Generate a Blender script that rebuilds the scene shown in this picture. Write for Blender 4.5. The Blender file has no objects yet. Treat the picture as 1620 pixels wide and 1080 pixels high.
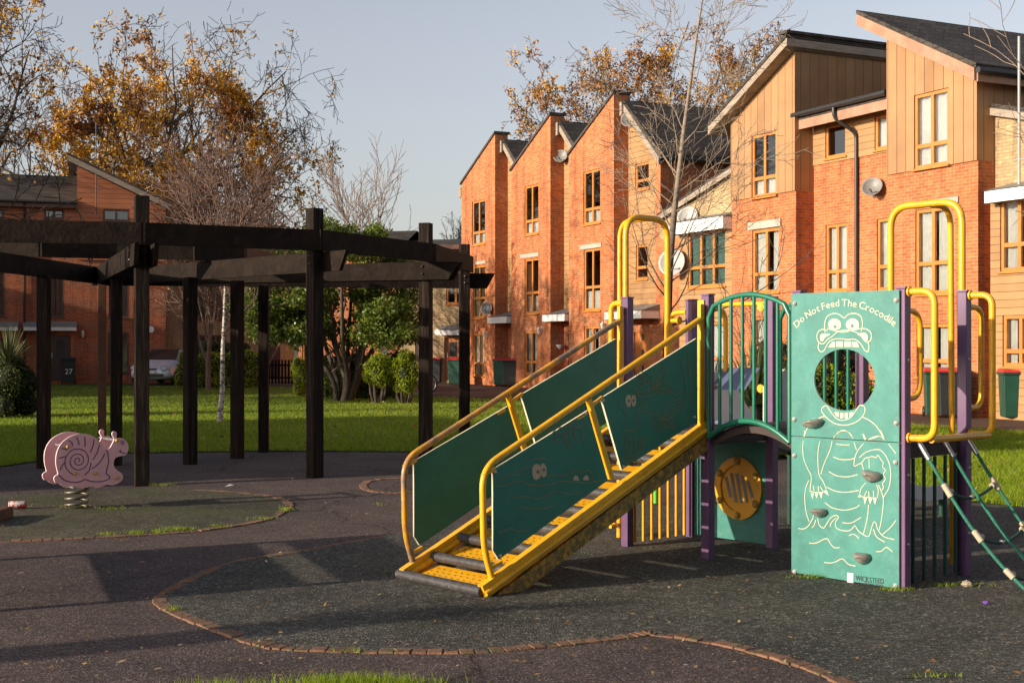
import bpy, bmesh, math, random
import numpy as np
from mathutils import Vector, Matrix
R=math.radians
SC=bpy.context.scene
# ------------------------------------------------------------ camera
EYE=1.6; FPX=2080.0; CX=810.0; HY=545.0
cam=bpy.data.cameras.new('camera'); cam.sensor_width=36; cam.lens=36*FPX/1620
cam.shift_y=5/1620; cam.clip_start=.1; cam.clip_end=2000
co=bpy.data.objects.new('camera',cam); SC.collection.objects.link(co)
co.location=(0,0,EYE); co.rotation_euler=(R(90),0,0); SC.camera=co
# ------------------------------------------------------------ light
SUN_AZ=(-.905,-.425)          # horizontal direction towards the sun
SUN_EL=15.0
w=bpy.data.worlds.new('World'); SC.world=w; w.use_nodes=True
nt=w.node_tree; bg=nt.nodes['Background']
sky=nt.nodes.new('ShaderNodeTexSky'); sky.sky_type='NISHITA'; sky.sun_disc=False
sky.sun_elevation=R(SUN_EL); sky.sun_rotation=math.atan2(SUN_AZ[0],SUN_AZ[1])
sky.air_density=1.0; sky.dust_density=1.8; sky.ozone_density=1.0; sky.altitude=0
hs=nt.nodes.new('ShaderNodeHueSaturation'); hs.inputs['Saturation'].default_value=.5; nt.links.new(sky.outputs[0],hs.inputs['Color'])
warm=nt.nodes.new('ShaderNodeMixRGB'); warm.blend_type='MULTIPLY'; warm.inputs[0].default_value=1; warm.inputs[2].default_value=(1.03,.985,1.0,1); nt.links.new(hs.outputs[0],warm.inputs[1])
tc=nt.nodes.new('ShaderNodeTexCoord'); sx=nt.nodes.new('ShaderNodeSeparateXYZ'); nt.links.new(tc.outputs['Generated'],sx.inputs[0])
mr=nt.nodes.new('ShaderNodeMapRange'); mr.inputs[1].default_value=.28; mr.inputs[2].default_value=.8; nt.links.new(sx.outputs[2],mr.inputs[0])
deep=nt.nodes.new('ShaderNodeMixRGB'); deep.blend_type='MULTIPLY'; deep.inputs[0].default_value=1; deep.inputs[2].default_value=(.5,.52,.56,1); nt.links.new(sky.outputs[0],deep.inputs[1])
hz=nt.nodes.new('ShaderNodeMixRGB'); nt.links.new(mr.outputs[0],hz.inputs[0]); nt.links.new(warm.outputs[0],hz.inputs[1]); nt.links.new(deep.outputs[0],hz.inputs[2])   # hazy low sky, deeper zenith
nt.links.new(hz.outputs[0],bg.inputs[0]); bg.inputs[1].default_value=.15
sl=bpy.data.lights.new('sun','SUN'); sl.energy=5.0; sl.angle=R(.55); sl.color=(1,.86,.67)
so=bpy.data.objects.new('sun',sl); SC.collection.objects.link(so)
sd=Vector((SUN_AZ[0]*math.cos(R(SUN_EL)),SUN_AZ[1]*math.cos(R(SUN_EL)),math.sin(R(SUN_EL))))
so.rotation_euler=sd.to_track_quat('Z','Y').to_euler()
SC.view_settings.view_transform='Standard'; SC.view_settings.look='None'
SC.view_settings.exposure=0.34; SC.view_settings.gamma=1
SC.cycles.max_bounces=6; SC.cycles.transparent_max_bounces=8
# ------------------------------------------------------------ helpers
def G(px,py):                                  # ground point seen at a pixel
    z=FPX*EYE/(py-HY); return ((px-CX)*z/FPX,z)
def at(px,py,Y): return Vector(((px-CX)*Y/FPX,Y,EYE-(py-HY)*Y/FPX))
class Plane:                                   # a vertical working plane: local x along d, local y behind it
    def __init__(s,p,ang): s.p=Vector((p[0],p[1])); s.a=ang; s.d=Vector((math.cos(ang),math.sin(ang))); s.b=Vector((-s.d.y,s.d.x))
    def uv(s,px,py,back=0.0):                  # (along, height) of pixel on plane offset 'back'
        k=(px-CX)/FPX; o=s.p+s.b*back
        t=(k*o.y-o.x)/(s.d.x-k*s.d.y); Z=o.y+s.d.y*t
        return t,EYE-(py-HY)*Z/FPX
    def w(s,t,back=0.0,z=0.0):
        q=s.p+s.d*t+s.b*back; return Vector((q.x,q.y,z))
def mk(name,verts,faces,mats,parent=None,midx=None,smooth=False):
    me=bpy.data.meshes.new(name); me.from_pydata(verts,[],faces)
    for m in (mats if isinstance(mats,(list,tuple)) else [mats]): me.materials.append(m)
    if midx is not None: me.polygons.foreach_set('material_index',midx)
    if smooth is True: me.polygons.foreach_set('use_smooth',[True]*len(faces))
    elif smooth: me.polygons.foreach_set('use_smooth',smooth)
    me.update()
    o=bpy.data.objects.new(name,me); SC.collection.objects.link(o)
    if parent: o.parent=parent
    return o
def mk_np(name,V,F,mats,parent=None,midx=None):
    me=bpy.data.meshes.new(name); n=F.shape[1]
    me.vertices.add(len(V)); me.vertices.foreach_set('co',V.astype(np.float32).ravel())
    me.loops.add(F.size); me.loops.foreach_set('vertex_index',F.astype(np.int32).ravel())
    me.polygons.add(len(F)); me.polygons.foreach_set('loop_start',np.arange(0,F.size,n,dtype=np.int32))
    me.polygons.foreach_set('loop_total',np.full(len(F),n,dtype=np.int32))
    for m in (mats if isinstance(mats,(list,tuple)) else [mats]): me.materials.append(m)
    if midx is not None: me.polygons.foreach_set('material_index',midx.astype(np.int32))
    me.update(calc_edges=True)
    o=bpy.data.objects.new(name,me); SC.collection.objects.link(o)
    if parent: o.parent=parent
    return o
class MB:
    def __init__(s,off=(0,0,0)): s.v=[]; s.f=[]; s.m=[]; s.s=[]; s.o=Vector(off); s.cur=0
    def add(s,vs,fs,smooth=False,m=None):
        n=len(s.v); o=s.o
        s.v+= [(p[0]+o.x,p[1]+o.y,p[2]+o.z) for p in vs]
        s.f+= [tuple(i+n for i in f) for f in fs]
        s.m+= [s.cur if m is None else m]*len(fs); s.s+=[smooth]*len(fs)
        return s
    def box(s,x0,x1,y0,y1,z0,z1,m=None):
        return s.add([(x0,y0,z0),(x1,y0,z0),(x1,y1,z0),(x0,y1,z0),(x0,y0,z1),(x1,y0,z1),(x1,y1,z1),(x0,y1,z1)],
            [(0,3,2,1),(4,5,6,7),(0,1,5,4),(1,2,6,5),(2,3,7,6),(3,0,4,7)],m=m)
    def beam(s,a,b,wd,ht,up=(0,0,1),ext=0,cut=0,m=None,slant=0):      # rectangular bar a->b; wd sideways, ht along up
        a=Vector(a);b=Vector(b);d=(b-a).normalized(); a=a-d*ext;b=b+d*ext
        u=Vector(up); u=(u-d*u.dot(d)).normalized(); r=d.cross(u)
        vs=[]
        for p,c in ((a,-cut),(b,cut)):
            for i,j in ((-1,-1),(1,-1),(1,1),(-1,1)):
                vs.append(p+r*(i*wd/2)+u*(j*ht/2)+d*(c*j)-(d*slant if (p is b and j<0) else Vector()))
        return s.add(vs,[(0,1,2,3),(7,6,5,4),(0,4,5,1),(1,5,6,2),(2,6,7,3),(3,7,4,0)],m=m)
    def tube(s,pts,r,n=8,cap=True,m=None,closed=False,smooth=True):
        P=[Vector(p) for p in pts]; k=len(P)
        rr=r if isinstance(r,(list,tuple)) else [r]*k
        vs=[]; t0=(P[1]-P[0]).normalized()
        ref=Vector((0,0,1)) if abs(t0.z)<.9 else Vector((1,0,0))
        nrm=(ref-t0*ref.dot(t0)).normalized(); prev=t0
        for i in range(k):
            if closed: t=(P[(i+1)%k]-P[i-1])
            elif i==0: t=P[1]-P[0]
            elif i==k-1: t=P[-1]-P[-2]
            else: t=(P[i+1]-P[i]).normalized()+(P[i]-P[i-1]).normalized()
            if t.length<1e-9: t=prev
            t=t.normalized()
            nrm=(nrm-t*nrm.dot(t))
            if nrm.length<1e-6: nrm=t.orthogonal()
            nrm.normalize(); bi=t.cross(nrm); prev=t
            for j in range(n):
                a=2*math.pi*j/n
                vs.append(P[i]+nrm*(rr[i]*math.cos(a))+bi*(rr[i]*math.sin(a)))
        fs=[]
        for i in range(k if closed else k-1):
            i2=(i+1)%k
            for j in range(n):
                j2=(j+1)%n; fs.append((i*n+j,i*n+j2,i2*n+j2,i2*n+j))
        s.add(vs,fs,smooth,m)
        if cap and not closed:
            s.add(vs[:n],[tuple(range(n-1,-1,-1))],False,m); s.add(vs[-n:],[tuple(range(n))],False,m)
        return s
    def lathe(s,prof,c=(0,0,0),n=16,m=None,smooth=True,axis=None):  # prof list of (r,z)
        M=Matrix.Identity(3) if axis is None else Vector((0,0,1)).rotation_difference(Vector(axis)).to_matrix()
        vs=[]
        for r,z in prof:
            for j in range(n):
                a=2*math.pi*j/n; vs.append(M@Vector((r*math.cos(a),r*math.sin(a),z))+Vector(c))
        fs=[(i*n+j,i*n+(j+1)%n,(i+1)*n+(j+1)%n,(i+1)*n+j) for i in range(len(prof)-1) for j in range(n)]
        s.add(vs,fs,smooth,m)
        if prof[0][0]>1e-4: s.add(vs[:n],[tuple(range(n-1,-1,-1))],False,m)
        if prof[-1][0]>1e-4: s.add(vs[-n:],[tuple(range(n))],False,m)
        return s
    def poly(s,pts,m=None): return s.add(pts,[tuple(range(len(pts)))],m=m)
    def prism(s,pts2,fn,t0,t1,m=None,me=None):  # 2-d outline placed by fn(a,b,depth); front at t0, back at t1
        n=len(pts2)
        vs=[fn(a,b,t0) for a,b in pts2]+[fn(a,b,t1) for a,b in pts2]
        s.add(vs,[tuple(range(n)),tuple(range(2*n-1,n-1,-1))],m=m)
        s.add(vs,[(i,i+n,(i+1)%n+n,(i+1)%n) for i in range(n)],m=m if me is None else me)
        return s
    def wall(s,x0,x1,z0,zt,y,holes=(),rev=.12,m=None):   # front wall facing -y, sloping top zt=(left,right), with openings
        zl,zr=zt if isinstance(zt,(tuple,list)) else (zt,zt)
        top=lambda x: zl+(zr-zl)*(x-x0)/(x1-x0)
        xs=sorted(set([x0,x1]+[h[0] for h in holes]+[h[1] for h in holes])); xs=[x for x in xs if x0<=x<=x1]
        for a,b in zip(xs,xs[1:]):
            if b-a<1e-5: continue
            hs=sorted([h for h in holes if h[0]<=a+1e-6 and h[1]>=b-1e-6],key=lambda h:h[2])
            z=z0
            for h in hs:
                if h[2]>z+1e-4: s.poly([(a,y,z),(b,y,z),(b,y,h[2]),(a,y,h[2])],m)
                z=h[3]
            s.poly([(a,y,z),(b,y,z),(b,y,top(b)),(a,y,top(a))],m)
        for a,b,c,d in holes:
            s.poly([(a,y,c),(a,y,d),(a,y+rev,d),(a,y+rev,c)],m); s.poly([(b,y,d),(b,y,c),(b,y+rev,c),(b,y+rev,d)],m)
            s.poly([(a,y,d),(b,y,d),(b,y+rev,d),(a,y+rev,d)],m); s.poly([(b,y,c),(a,y,c),(a,y+rev,c),(b,y+rev,c)],m)
        return s
    def obj(s,name,mats,parent=None,bevel=0):
        o=mk(name,s.v,s.f,mats,parent,s.m,s.s)
        if bevel:
            b=o.modifiers.new('bevel','BEVEL'); b.width=bevel; b.segments=2; b.limit_method='ANGLE'
        return o
def tag(o,label=None,cat=None,group=None,kind=None):
    if label: o['label']=label
    if cat: o['category']=cat
    if group: o['group']=group
    if kind: o['kind']=kind
    return o
def empty(name,loc,rz=0,label=None,cat=None,group=None):
    o=bpy.data.objects.new(name,None); SC.collection.objects.link(o); o.location=loc; o.rotation_euler=(0,0,rz)
    o.empty_display_size=.2
    return tag(o,label,cat,group)
def copy_tree(o,parent=None):
    c=o.copy(); SC.collection.objects.link(c); c.parent=parent
    for ch in [x for x in bpy.data.objects if x.parent is o]: copy_tree(ch,c)
    return c
def smooth(pts,n=8,closed=False):               # Catmull-Rom
    P=[Vector(p) for p in pts]; out=[]; k=len(P)
    for i in range(k if closed else k-1):
        p0=P[i-1] if (i>0 or closed) else P[0]; p1=P[i]; p2=P[(i+1)%k]
        p3=P[(i+2)%k] if (closed or i+2<k) else P[-1]
        for j in range(n):
            t=j/n; t2=t*t; t3=t2*t
            out.append(.5*((2*p1)+(-p0+p2)*t+(2*p0-5*p1+4*p2-p3)*t2+(-p0+3*p1-3*p2+p3)*t3))
    if not closed: out.append(P[-1])
    return out
def rounded(pts,r,n=5):                         # polyline with rounded corners
    P=[Vector(p) for p in pts]; out=[P[0]]
    for a,b,c in zip(P,P[1:],P[2:]):
        d1=(a-b);d2=(c-b); rr=min(r,d1.length*.49,d2.length*.49); u1=d1.normalized()*rr;u2=d2.normalized()*rr
        for j in range(n+1):
            t=j/n; out.append((b+u1)*(1-t)**2+b*2*t*(1-t)+(b+u2)*t*t)
    out.append(P[-1]); return out
# ------------------------------------------------------------ materials
def nodes(name):
    m=bpy.data.materials.new(name); m.use_nodes=True; t=m.node_tree
    return m,t,t.nodes['Principled BSDF']
def N(t,ty,**k):
    n=t.nodes.new('ShaderNode'+ty)
    for a,b in k.items():
        if a in n.inputs.keys(): n.inputs[a].default_value=b
        else: setattr(n,a,b)
    return n
def coord(t,kind='Object'): return N(t,'TexCoord').outputs[kind]
def ramp(t,fac,stops):
    r=N(t,'ValToRGB'); e=r.color_ramp.elements
    while len(e)<len(stops): e.new(.5)
    for el,(p,c) in zip(e,stops): el.position=p; el.color=(*c,1) if len(c)==3 else c
    t.links.new(fac,r.inputs[0]); return r.outputs[0]
def mix(t,f,a,b,mode='MIX'):
    n=N(t,'MixRGB',blend_type=mode)
    for i,x in ((0,f),(1,a),(2,b)):
        if isinstance(x,(int,float)): n.inputs[i].default_value=x
        elif isinstance(x,tuple): n.inputs[i].default_value=(*x,1)
        else: t.links.new(x,n.inputs[i])
    return n.outputs[0]
def noise(t,scale,detail=4,rough=.55,vec=None):
    n=N(t,'TexNoise'); n.inputs['Scale'].default_value=scale; n.inputs['Detail'].default_value=detail; n.inputs['Roughness'].default_value=rough
    t.links.new(vec if vec else coord(t),n.inputs['Vector']); return n.outputs['Fac']
def bump(t,b,h,st,dist=.01):
    n=N(t,'Bump'); n.inputs['Strength'].default_value=st; n.inputs['Distance'].default_value=dist
    t.links.new(h,n.inputs['Height']); t.links.new(n.outputs[0],b.inputs['Normal'])
def pm(name,col,rough=.5,metal=0,var=.15,vs=4,col2=None,f2=(.5,.65),bs=0,bst=.3,spec=.5,streak=None):
    m,t,b=nodes(name)
    dark=tuple(c*(1-var) for c in col); lite=tuple(min(1,c*(1+var)) for c in col)
    v=coord(t)
    if streak:
        mp=N(t,'Mapping'); mp.inputs['Scale'].default_value=streak; t.links.new(v,mp.inputs[0]); v=mp.outputs[0]
    c=ramp(t,noise(t,vs,5,.6,v),[(.3,dark),(.7,lite)])
    if col2: c=mix(t,ramp(t,noise(t,vs*1.7,6,.7,v),[(f2[0],(0,0,0)),(f2[1],(1,1,1))]),c,col2)
    t.links.new(c,b.inputs['Base Color']); b.inputs['Roughness'].default_value=rough; b.inputs['Metallic'].default_value=metal
    b.inputs['Specular IOR Level'].default_value=spec
    if bs: bump(t,b,noise(t,bs,3,.6,v),bst)
    return m
def brick(name,c1,c2,mortar,h=.075,L=.225,rough=.9):
    m,t,b=nodes(name); sp=N(t,'SeparateXYZ'); t.links.new(coord(t),sp.inputs[0])
    ad=N(t,'Math',operation='ADD'); t.links.new(sp.outputs[0],ad.inputs[0]); t.links.new(sp.outputs[1],ad.inputs[1])
    cb=N(t,'CombineXYZ'); t.links.new(ad.outputs[0],cb.inputs[0]); t.links.new(sp.outputs[2],cb.inputs[1])
    k=N(t,'TexBrick'); k.inputs['Scale'].default_value=1; k.inputs['Brick Width'].default_value=L; k.inputs['Row Height'].default_value=h
    k.inputs['Mortar Size'].default_value=.009; k.inputs['Mortar Smooth'].default_value=.3; k.inputs['Bias'].default_value=-.1
    k.inputs['Color1'].default_value=(*c1,1); k.inputs['Color2'].default_value=(*c2,1); k.inputs['Mortar'].default_value=(*mortar,1)
    t.links.new(cb.outputs[0],k.inputs['Vector'])
    n1=ramp(t,noise(t,.7,5,.6),[(.3,(.78,.78,.78)),(.7,(1.12,1.12,1.12))])
    n2=ramp(t,noise(t,9,3,.6),[(.3,(.82,.82,.82)),(.7,(1.15,1.15,1.15))])
    c=mix(t,1,mix(t,1,k.outputs['Color'],n1,'MULTIPLY'),n2,'MULTIPLY')
    mp=N(t,'Mapping'); mp.inputs['Scale'].default_value=(2.6,.22,1); t.links.new(cb.outputs[0],mp.inputs[0])
    c=mix(t,1,c,ramp(t,noise(t,1.0,6,.65,mp.outputs[0]),[(.34,(.68,.66,.66)),(.52,(1,1,1)),(.72,(1.12,1.1,1.06))]),'MULTIPLY')
    t.links.new(c,b.inputs['Base Color']); b.inputs['Roughness'].default_value=rough; b.inputs['Specular IOR Level'].default_value=.2
    iv=N(t,'Math',operation='SUBTRACT'); iv.inputs[0].default_value=1; t.links.new(k.outputs['Fac'],iv.inputs[1])
    bump(t,b,iv.outputs[0],.6,.012)
    return m
def boards(name,col,pitch,vertical,rough=.6):
    m,t,b=nodes(name); sp=N(t,'SeparateXYZ'); t.links.new(coord(t),sp.inputs[0])
    if vertical:
        ad=N(t,'Math',operation='ADD'); t.links.new(sp.outputs[0],ad.inputs[0]); t.links.new(sp.outputs[1],ad.inputs[1]); s=ad.outputs[0]
    else: s=sp.outputs[2]
    dv=N(t,'Math',operation='DIVIDE'); dv.inputs[1].default_value=pitch; t.links.new(s,dv.inputs[0])
    fr=N(t,'Math',operation='FRACT'); t.links.new(dv.outputs[0],fr.inputs[0])
    fl=N(t,'Math',operation='FLOOR'); t.links.new(dv.outputs[0],fl.inputs[0])
    wn=N(t,'TexWhiteNoise',noise_dimensions='1D'); t.links.new(fl.outputs[0],wn.inputs['W'])
    tone=ramp(t,wn.outputs['Value'],[(0,tuple(c*.9 for c in col)),(1,tuple(c*1.08 for c in col))])
    g=ramp(t,fr.outputs[0],[(0,(.25,.25,.25)),(.035,(.25,.25,.25)),(.06,(1,1,1)),(1,(1,1,1))])
    n1=ramp(t,noise(t,1.2,5,.6),[(.3,(.85,.85,.85)),(.7,(1.08,1.08,1.08))])
    c=mix(t,1,mix(t,1,tone,g,'MULTIPLY'),n1,'MULTIPLY')
    t.links.new(c,b.inputs['Base Color']); b.inputs['Roughness'].default_value=rough; b.inputs['Specular IOR Level'].default_value=.3
    bump(t,b,g,.7,.02); return m
def leafm(name,stops,rough=.5,trans=.25,ns=.8):
    m,t,b=nodes(name); g=N(t,'NewGeometry')
    a=N(t,'Math',operation='MULTIPLY_ADD'); a.inputs[1].default_value=.55
    t.links.new(g.outputs['Random Per Island'],a.inputs[0])
    n=N(t,'Math',operation='MULTIPLY'); n.inputs[1].default_value=.5; t.links.new(noise(t,ns,3,.6),n.inputs[0]); t.links.new(n.outputs[0],a.inputs[2])
    c=ramp(t,a.outputs[0],stops); t.links.new(c,b.inputs['Base Color']); b.inputs['Roughness'].default_value=rough
    b.inputs['Specular IOR Level'].default_value=.3
    tr=N(t,'BsdfTranslucent'); t.links.new(c,tr.inputs[0]); mx=N(t,'MixShader'); mx.inputs[0].default_value=trans
    t.links.new(b.outputs[0],mx.inputs[1]); t.links.new(tr.outputs[0],mx.inputs[2])
    t.links.new(mx.outputs[0],t.nodes['Material Output'].inputs[0]); return m
def ground_mat(name,base,dark,speck,speck_amt=.6,scale=1,moss=None,rough=.85,bst=.5,moss_lo=.56,cracks=False):
    m,t,b=nodes(name)
    big=ramp(t,noise(t,.35,6,.65),[(.3,dark),(.7,base)])
    mid=mix(t,1,ramp(t,noise(t,3.1,5,.7),[(.25,(.72,.72,.72)),(.75,(1.2,1.2,1.2))]),ramp(t,noise(t,.55,7,.75),[(.36,(.7,.7,.72)),(.5,(1,1,1)),(.66,(1.12,1.1,1.06))]),'MULTIPLY')
    c=mix(t,1,big,mid,'MULTIPLY')
    vo=N(t,'TexVoronoi'); vo.inputs['Scale'].default_value=95*scale; t.links.new(coord(t),vo.inputs['Vector'])
    sp=N(t,'SeparateXYZ'); t.links.new(vo.outputs['Color'],sp.inputs[0])
    grain=ramp(t,sp.outputs[0],[(0,(.35,.35,.35)),(.55,(.85,.85,.85)),(.82,(1.3,1.3,1.3)),(1,(2.3,2.3,2.3))])
    c=mix(t,speck_amt,c,mix(t,1,c,grain,'MULTIPLY'))
    if cracks:
        dn=N(t,'TexNoise'); dn.inputs['Scale'].default_value=1.3; dn.inputs['Detail'].default_value=6; t.links.new(coord(t),dn.inputs['Vector'])
        vv=mix(t,.45,coord(t),dn.outputs['Color']); ve=N(t,'TexVoronoi',feature='DISTANCE_TO_EDGE'); ve.inputs['Scale'].default_value=.5; t.links.new(vv,ve.inputs['Vector'])
        c=mix(t,1,c,ramp(t,ve.outputs['Distance'],[(0,(.35,.33,.33)),(.0025,(.6,.58,.58)),(.006,(1,1,1))]),'MULTIPLY')
    lt=ramp(t,sp.outputs[1],[(0,(0,0,0)),(.93,(0,0,0)),(.96,(1,1,1)),(1,(1,1,1))])
    c=mix(t,mix(t,1,lt,(.4,.4,.4),'MULTIPLY'),c,speck)
    if moss:
        c=mix(t,ramp(t,noise(t,.9,7,.7),[(moss_lo,(0,0,0)),(moss_lo+.16,(.75,.75,.75))]),c,moss)
    t.links.new(c,b.inputs['Base Color']); b.inputs['Roughness'].default_value=rough; b.inputs['Specular IOR Level'].default_value=.25
    n=mix(t,.5,vo.outputs['Distance'],noise(t,30*scale,4,.6))
    bump(t,b,n,bst,.012); return m
M={}
M['brick']=brick('red_brick',(.60,.19,.066),(.40,.11,.042),(.47,.28,.17))
M['brick_dark']=brick('brown_red_brick',(.5,.13,.05),(.36,.085,.035),(.34,.23,.16))
M['brick_yellow']=brick('yellow_brick',(.5,.36,.2),(.4,.28,.15),(.34,.25,.15))
M['clad_v']=boards('tan_upright_boards',(.38,.21,.1),.3,True)
M['clad_h']=boards('tan_level_boards',(.41,.23,.105),.17,False)
M['clad_red']=boards('terracotta_level_boards',(.45,.16,.075),.2,False)
M['slate']=brick('roof_slates',(.085,.072,.062),(.055,.047,.042),(.02,.018,.016),h=.2,L=.3,rough=.75)
M['coping']=pm('dark_coping',(.06,.055,.05),.7,vs=3)
M['verge']=pm('weathered_white_board',(.3,.245,.19),.7,vs=2,var=.25,col2=(.16,.12,.09),f2=(.55,.7),streak=(1,1,8))
M['fascia']=pm('pinkish_timber_fascia',(.36,.2,.13),.7,vs=2,var=.3)
M['white']=pm('white_board',(.78,.77,.74),.5,vs=2,var=.06,col2=(.5,.47,.42),f2=(.6,.75))
M['lead']=pm('grey_lead',(.2,.2,.2),.5,vs=3)
M['stone']=pm('stone_lintel',(.42,.37,.31),.8,vs=3,var=.2)
M['frame']=pm('orange_timber_frame',(.52,.2,.045),.45,vs=3,var=.15)
M['frame_dark']=pm('brown_timber_frame',(.12,.055,.035),.5,vs=3,var=.15)
M['door']=pm('orange_door',(.46,.17,.05),.4,vs=3,var=.15)
M['door_dark']=pm('brown_door',(.07,.035,.03),.4,vs=3)
M['curtain']=pm('white_curtain',(.75,.73,.68),.8,vs=6,var=.08)
M['curtain_teal']=pm('teal_curtain',(.12,.25,.22),.8,vs=6,var=.1)
M['black']=pm('black_plastic',(.02,.02,.02),.4,vs=3)
M['gutter']=pm('black_gutter',(.035,.033,.033),.35,vs=3)
M['dish']=pm('grey_dish',(.22,.21,.2),.5,vs=3,var=.1)
M['dish_white']=pm('white_dish',(.38,.37,.36),.5,vs=3,var=.05)
M['inside']=pm('dark_interior',(.05,.045,.04),.9)
def glass():
    m,t,b=nodes('window_glass'); t.nodes.remove(b)
    tr=N(t,'BsdfTransparent'); tr.inputs[0].default_value=(.72,.75,.76,1); gl=N(t,'BsdfGlossy'); gl.inputs['Roughness'].default_value=.03
    lw=N(t,'LayerWeight'); lw.inputs[0].default_value=.6; mx=N(t,'MixShader')
    t.links.new(lw.outputs['Fresnel'],mx.inputs[0]); t.links.new(tr.outputs[0],mx.inputs[1]); t.links.new(gl.outputs[0],mx.inputs[2])
    t.links.new(mx.outputs[0],t.nodes['Material Output'].inputs[0]); return m
M['glass']=glass()
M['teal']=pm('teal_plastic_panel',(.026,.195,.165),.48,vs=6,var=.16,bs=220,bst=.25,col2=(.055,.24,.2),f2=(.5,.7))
M['teal_shaded']=pm('shaded_teal_panel',(.014,.165,.125),.4,vs=6,var=.15,bs=220,bst=.2)  # darker copy of teal: the shade on the ramp panels is in the colour
M['cream']=pm('cream_core_plastic',(.68,.6,.42),.6,vs=8,var=.06)
M['pale']=pm('pale_engraving',(.6,.56,.4),.6,vs=20,var=.06)
M['groove']=pm('tan_engraved_line',(.21,.19,.1),.6,vs=20,var=.2)
M['ink']=pm('dark_teal_ink',(.012,.03,.028),.6)
M['eye']=pm('pale_peach_plastic',(.55,.4,.27),.6,vs=20,var=.05)
M['pupil']=pm('grey_green_plastic',(.1,.17,.15),.6)
M['yellow']=pm('yellow_paint',(.8,.4,.014),.33,vs=5,var=.1,col2=(.45,.22,.03),f2=(.56,.74))
M['yellow_dirty']=pm('chipped_dirty_yellow_paint',(.5,.25,.02),.5,vs=15,var=.25,col2=(.13,.085,.03),f2=(.4,.56))
M['yellow_worn']=pm('worn_yellow_rail',(.66,.3,.015),.4,vs=2.2,var=.15,col2=(.16,.13,.11),f2=(.4,.6))
M['purple']=pm('purple_post_paint',(.12,.055,.135),.4,vs=5,var=.12)
M['green_tube']=pm('green_tube_paint',(.015,.16,.1),.3,vs=5,var=.1)
M['rubber']=pm('black_rubber',(.045,.042,.045),.5,vs=20,var=.4,col2=(.2,.17,.12),f2=(.6,.68),bs=60)
M['washer']=pm('pale_washer',(.5,.47,.43),.4,vs=20,var=.1)
M['steel']=pm('galvanised_steel',(.5,.5,.5),.35,metal=.8,vs=10,var=.1)
M['slide_white']=pm('pale_slide_plastic',(.62,.58,.56),.5,vs=2,var=.12)
M['slide_bed']=pm('pale_worn_slide_bed',(.5,.48,.5),.4,vs=3,var=.15)
M['slide_blue']=pm('worn_steel_slide_hood',(.2,.24,.36),.3,metal=.5,vs=3,var=.1)
M['brown_deck']=pm('red_brown_deck',(.05,.032,.028),.7,vs=8,var=.3)
M['hold']=pm('grey_climbing_hold',(.3,.27,.24),.35,metal=.25,vs=30,var=.2,bs=60)
M['rope_green']=pm('green_rope',(.02,.16,.105),.7,vs=90,var=.35,bs=150,bst=.8)
M['rope_dark']=pm('dark_green_rope',(.018,.07,.05),.7,vs=90,var=.3,bs=150,bst=.8)
M['clamp']=pm('beige_clamp',(.42,.35,.25),.6,vs=20,var=.1)
M['timber']=pm('dark_stained_timber',(.014,.009,.0065),.75,vs=3,var=.35,col2=(.055,.036,.025),f2=(.5,.68),bs=20,bst=.8,streak=(6,6,.3),spec=.12)
M['timber_h']=pm('dark_stained_beam',(.016,.010,.007),.75,vs=5,var=.4,col2=(.03,.02,.014),f2=(.5,.7),bs=20,bst=.8,spec=.12)
M['timber_warm']=pm('sunlit_and_weathered_timber',(.12,.05,.028),.75,vs=6,var=.3,bs=20,bst=.6,spec=.3)  # brown timber; on pergola post and beam its warm tone paints sunlight
M['pink']=pm('pink_plastic',(.8,.43,.43),.5,vs=7,var=.12,bs=180,bst=.2)
M['pink_edge']=pm('pale_pink_core',(.85,.7,.68),.6,vs=7,var=.05)
M['purple_line']=pm('purple_engraving',(.09,.035,.16),.6)
M['brass']=pm('ochre_cap',(.5,.3,.06),.35,vs=20,var=.1)
M['bark']=pm('oak_bark',(.075,.056,.042),.9,vs=9,var=.4,bs=30,bst=.6)
M['bark_pale']=pm('pale_twig_bark',(.3,.22,.17),.9,vs=9,var=.3)
M['bark_birch']=pm('white_birch_bark',(.5,.44,.38),.8,vs=3,var=.2,col2=(.05,.04,.035),f2=(.5,.56),streak=(1.5,1.5,4))
M['leaf_oak']=leafm('orange_oak_leaf',[(.1,(.34,.14,.015)),(.45,(.6,.29,.02)),(.8,(.8,.47,.05))])
M['leaf_brown']=leafm('brown_oak_leaf',[(.1,(.17,.08,.035)),(.5,(.33,.15,.05)),(.85,(.55,.25,.05))])
M['leaf_green']=leafm('glossy_green_leaf',[(.1,(.03,.055,.01)),(.5,(.1,.15,.02)),(.85,(.24,.26,.05))],rough=.35)
M['leaf_dark']=leafm('dark_green_leaf',[(.1,(.01,.018,.006)),(.5,(.03,.045,.012)),(.85,(.06,.08,.02))],rough=.45)
M['leaf_lime']=leafm('lime_conifer_sprig',[(.1,(.1,.14,.01)),(.5,(.28,.36,.008)),(.85,(.46,.5,.015))])
M['leaf_blade']=leafm('grey_green_blade',[(.1,(.05,.07,.03)),(.5,(.14,.16,.06)),(.85,(.33,.32,.16))])
M['grass_blade']=leafm('grass_blade',[(.1,(.11,.2,.01)),(.5,(.25,.35,.015)),(.85,(.42,.49,.05))],trans=.5,ns=.4)
M['leaf_fallen']=leafm('fallen_leaf',[(.1,(.12,.05,.02)),(.5,(.3,.15,.05)),(.85,(.5,.4,.25))])
M['dense']=pm('dark_inner_twigs',(.016,.02,.008),.9,vs=6)

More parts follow.
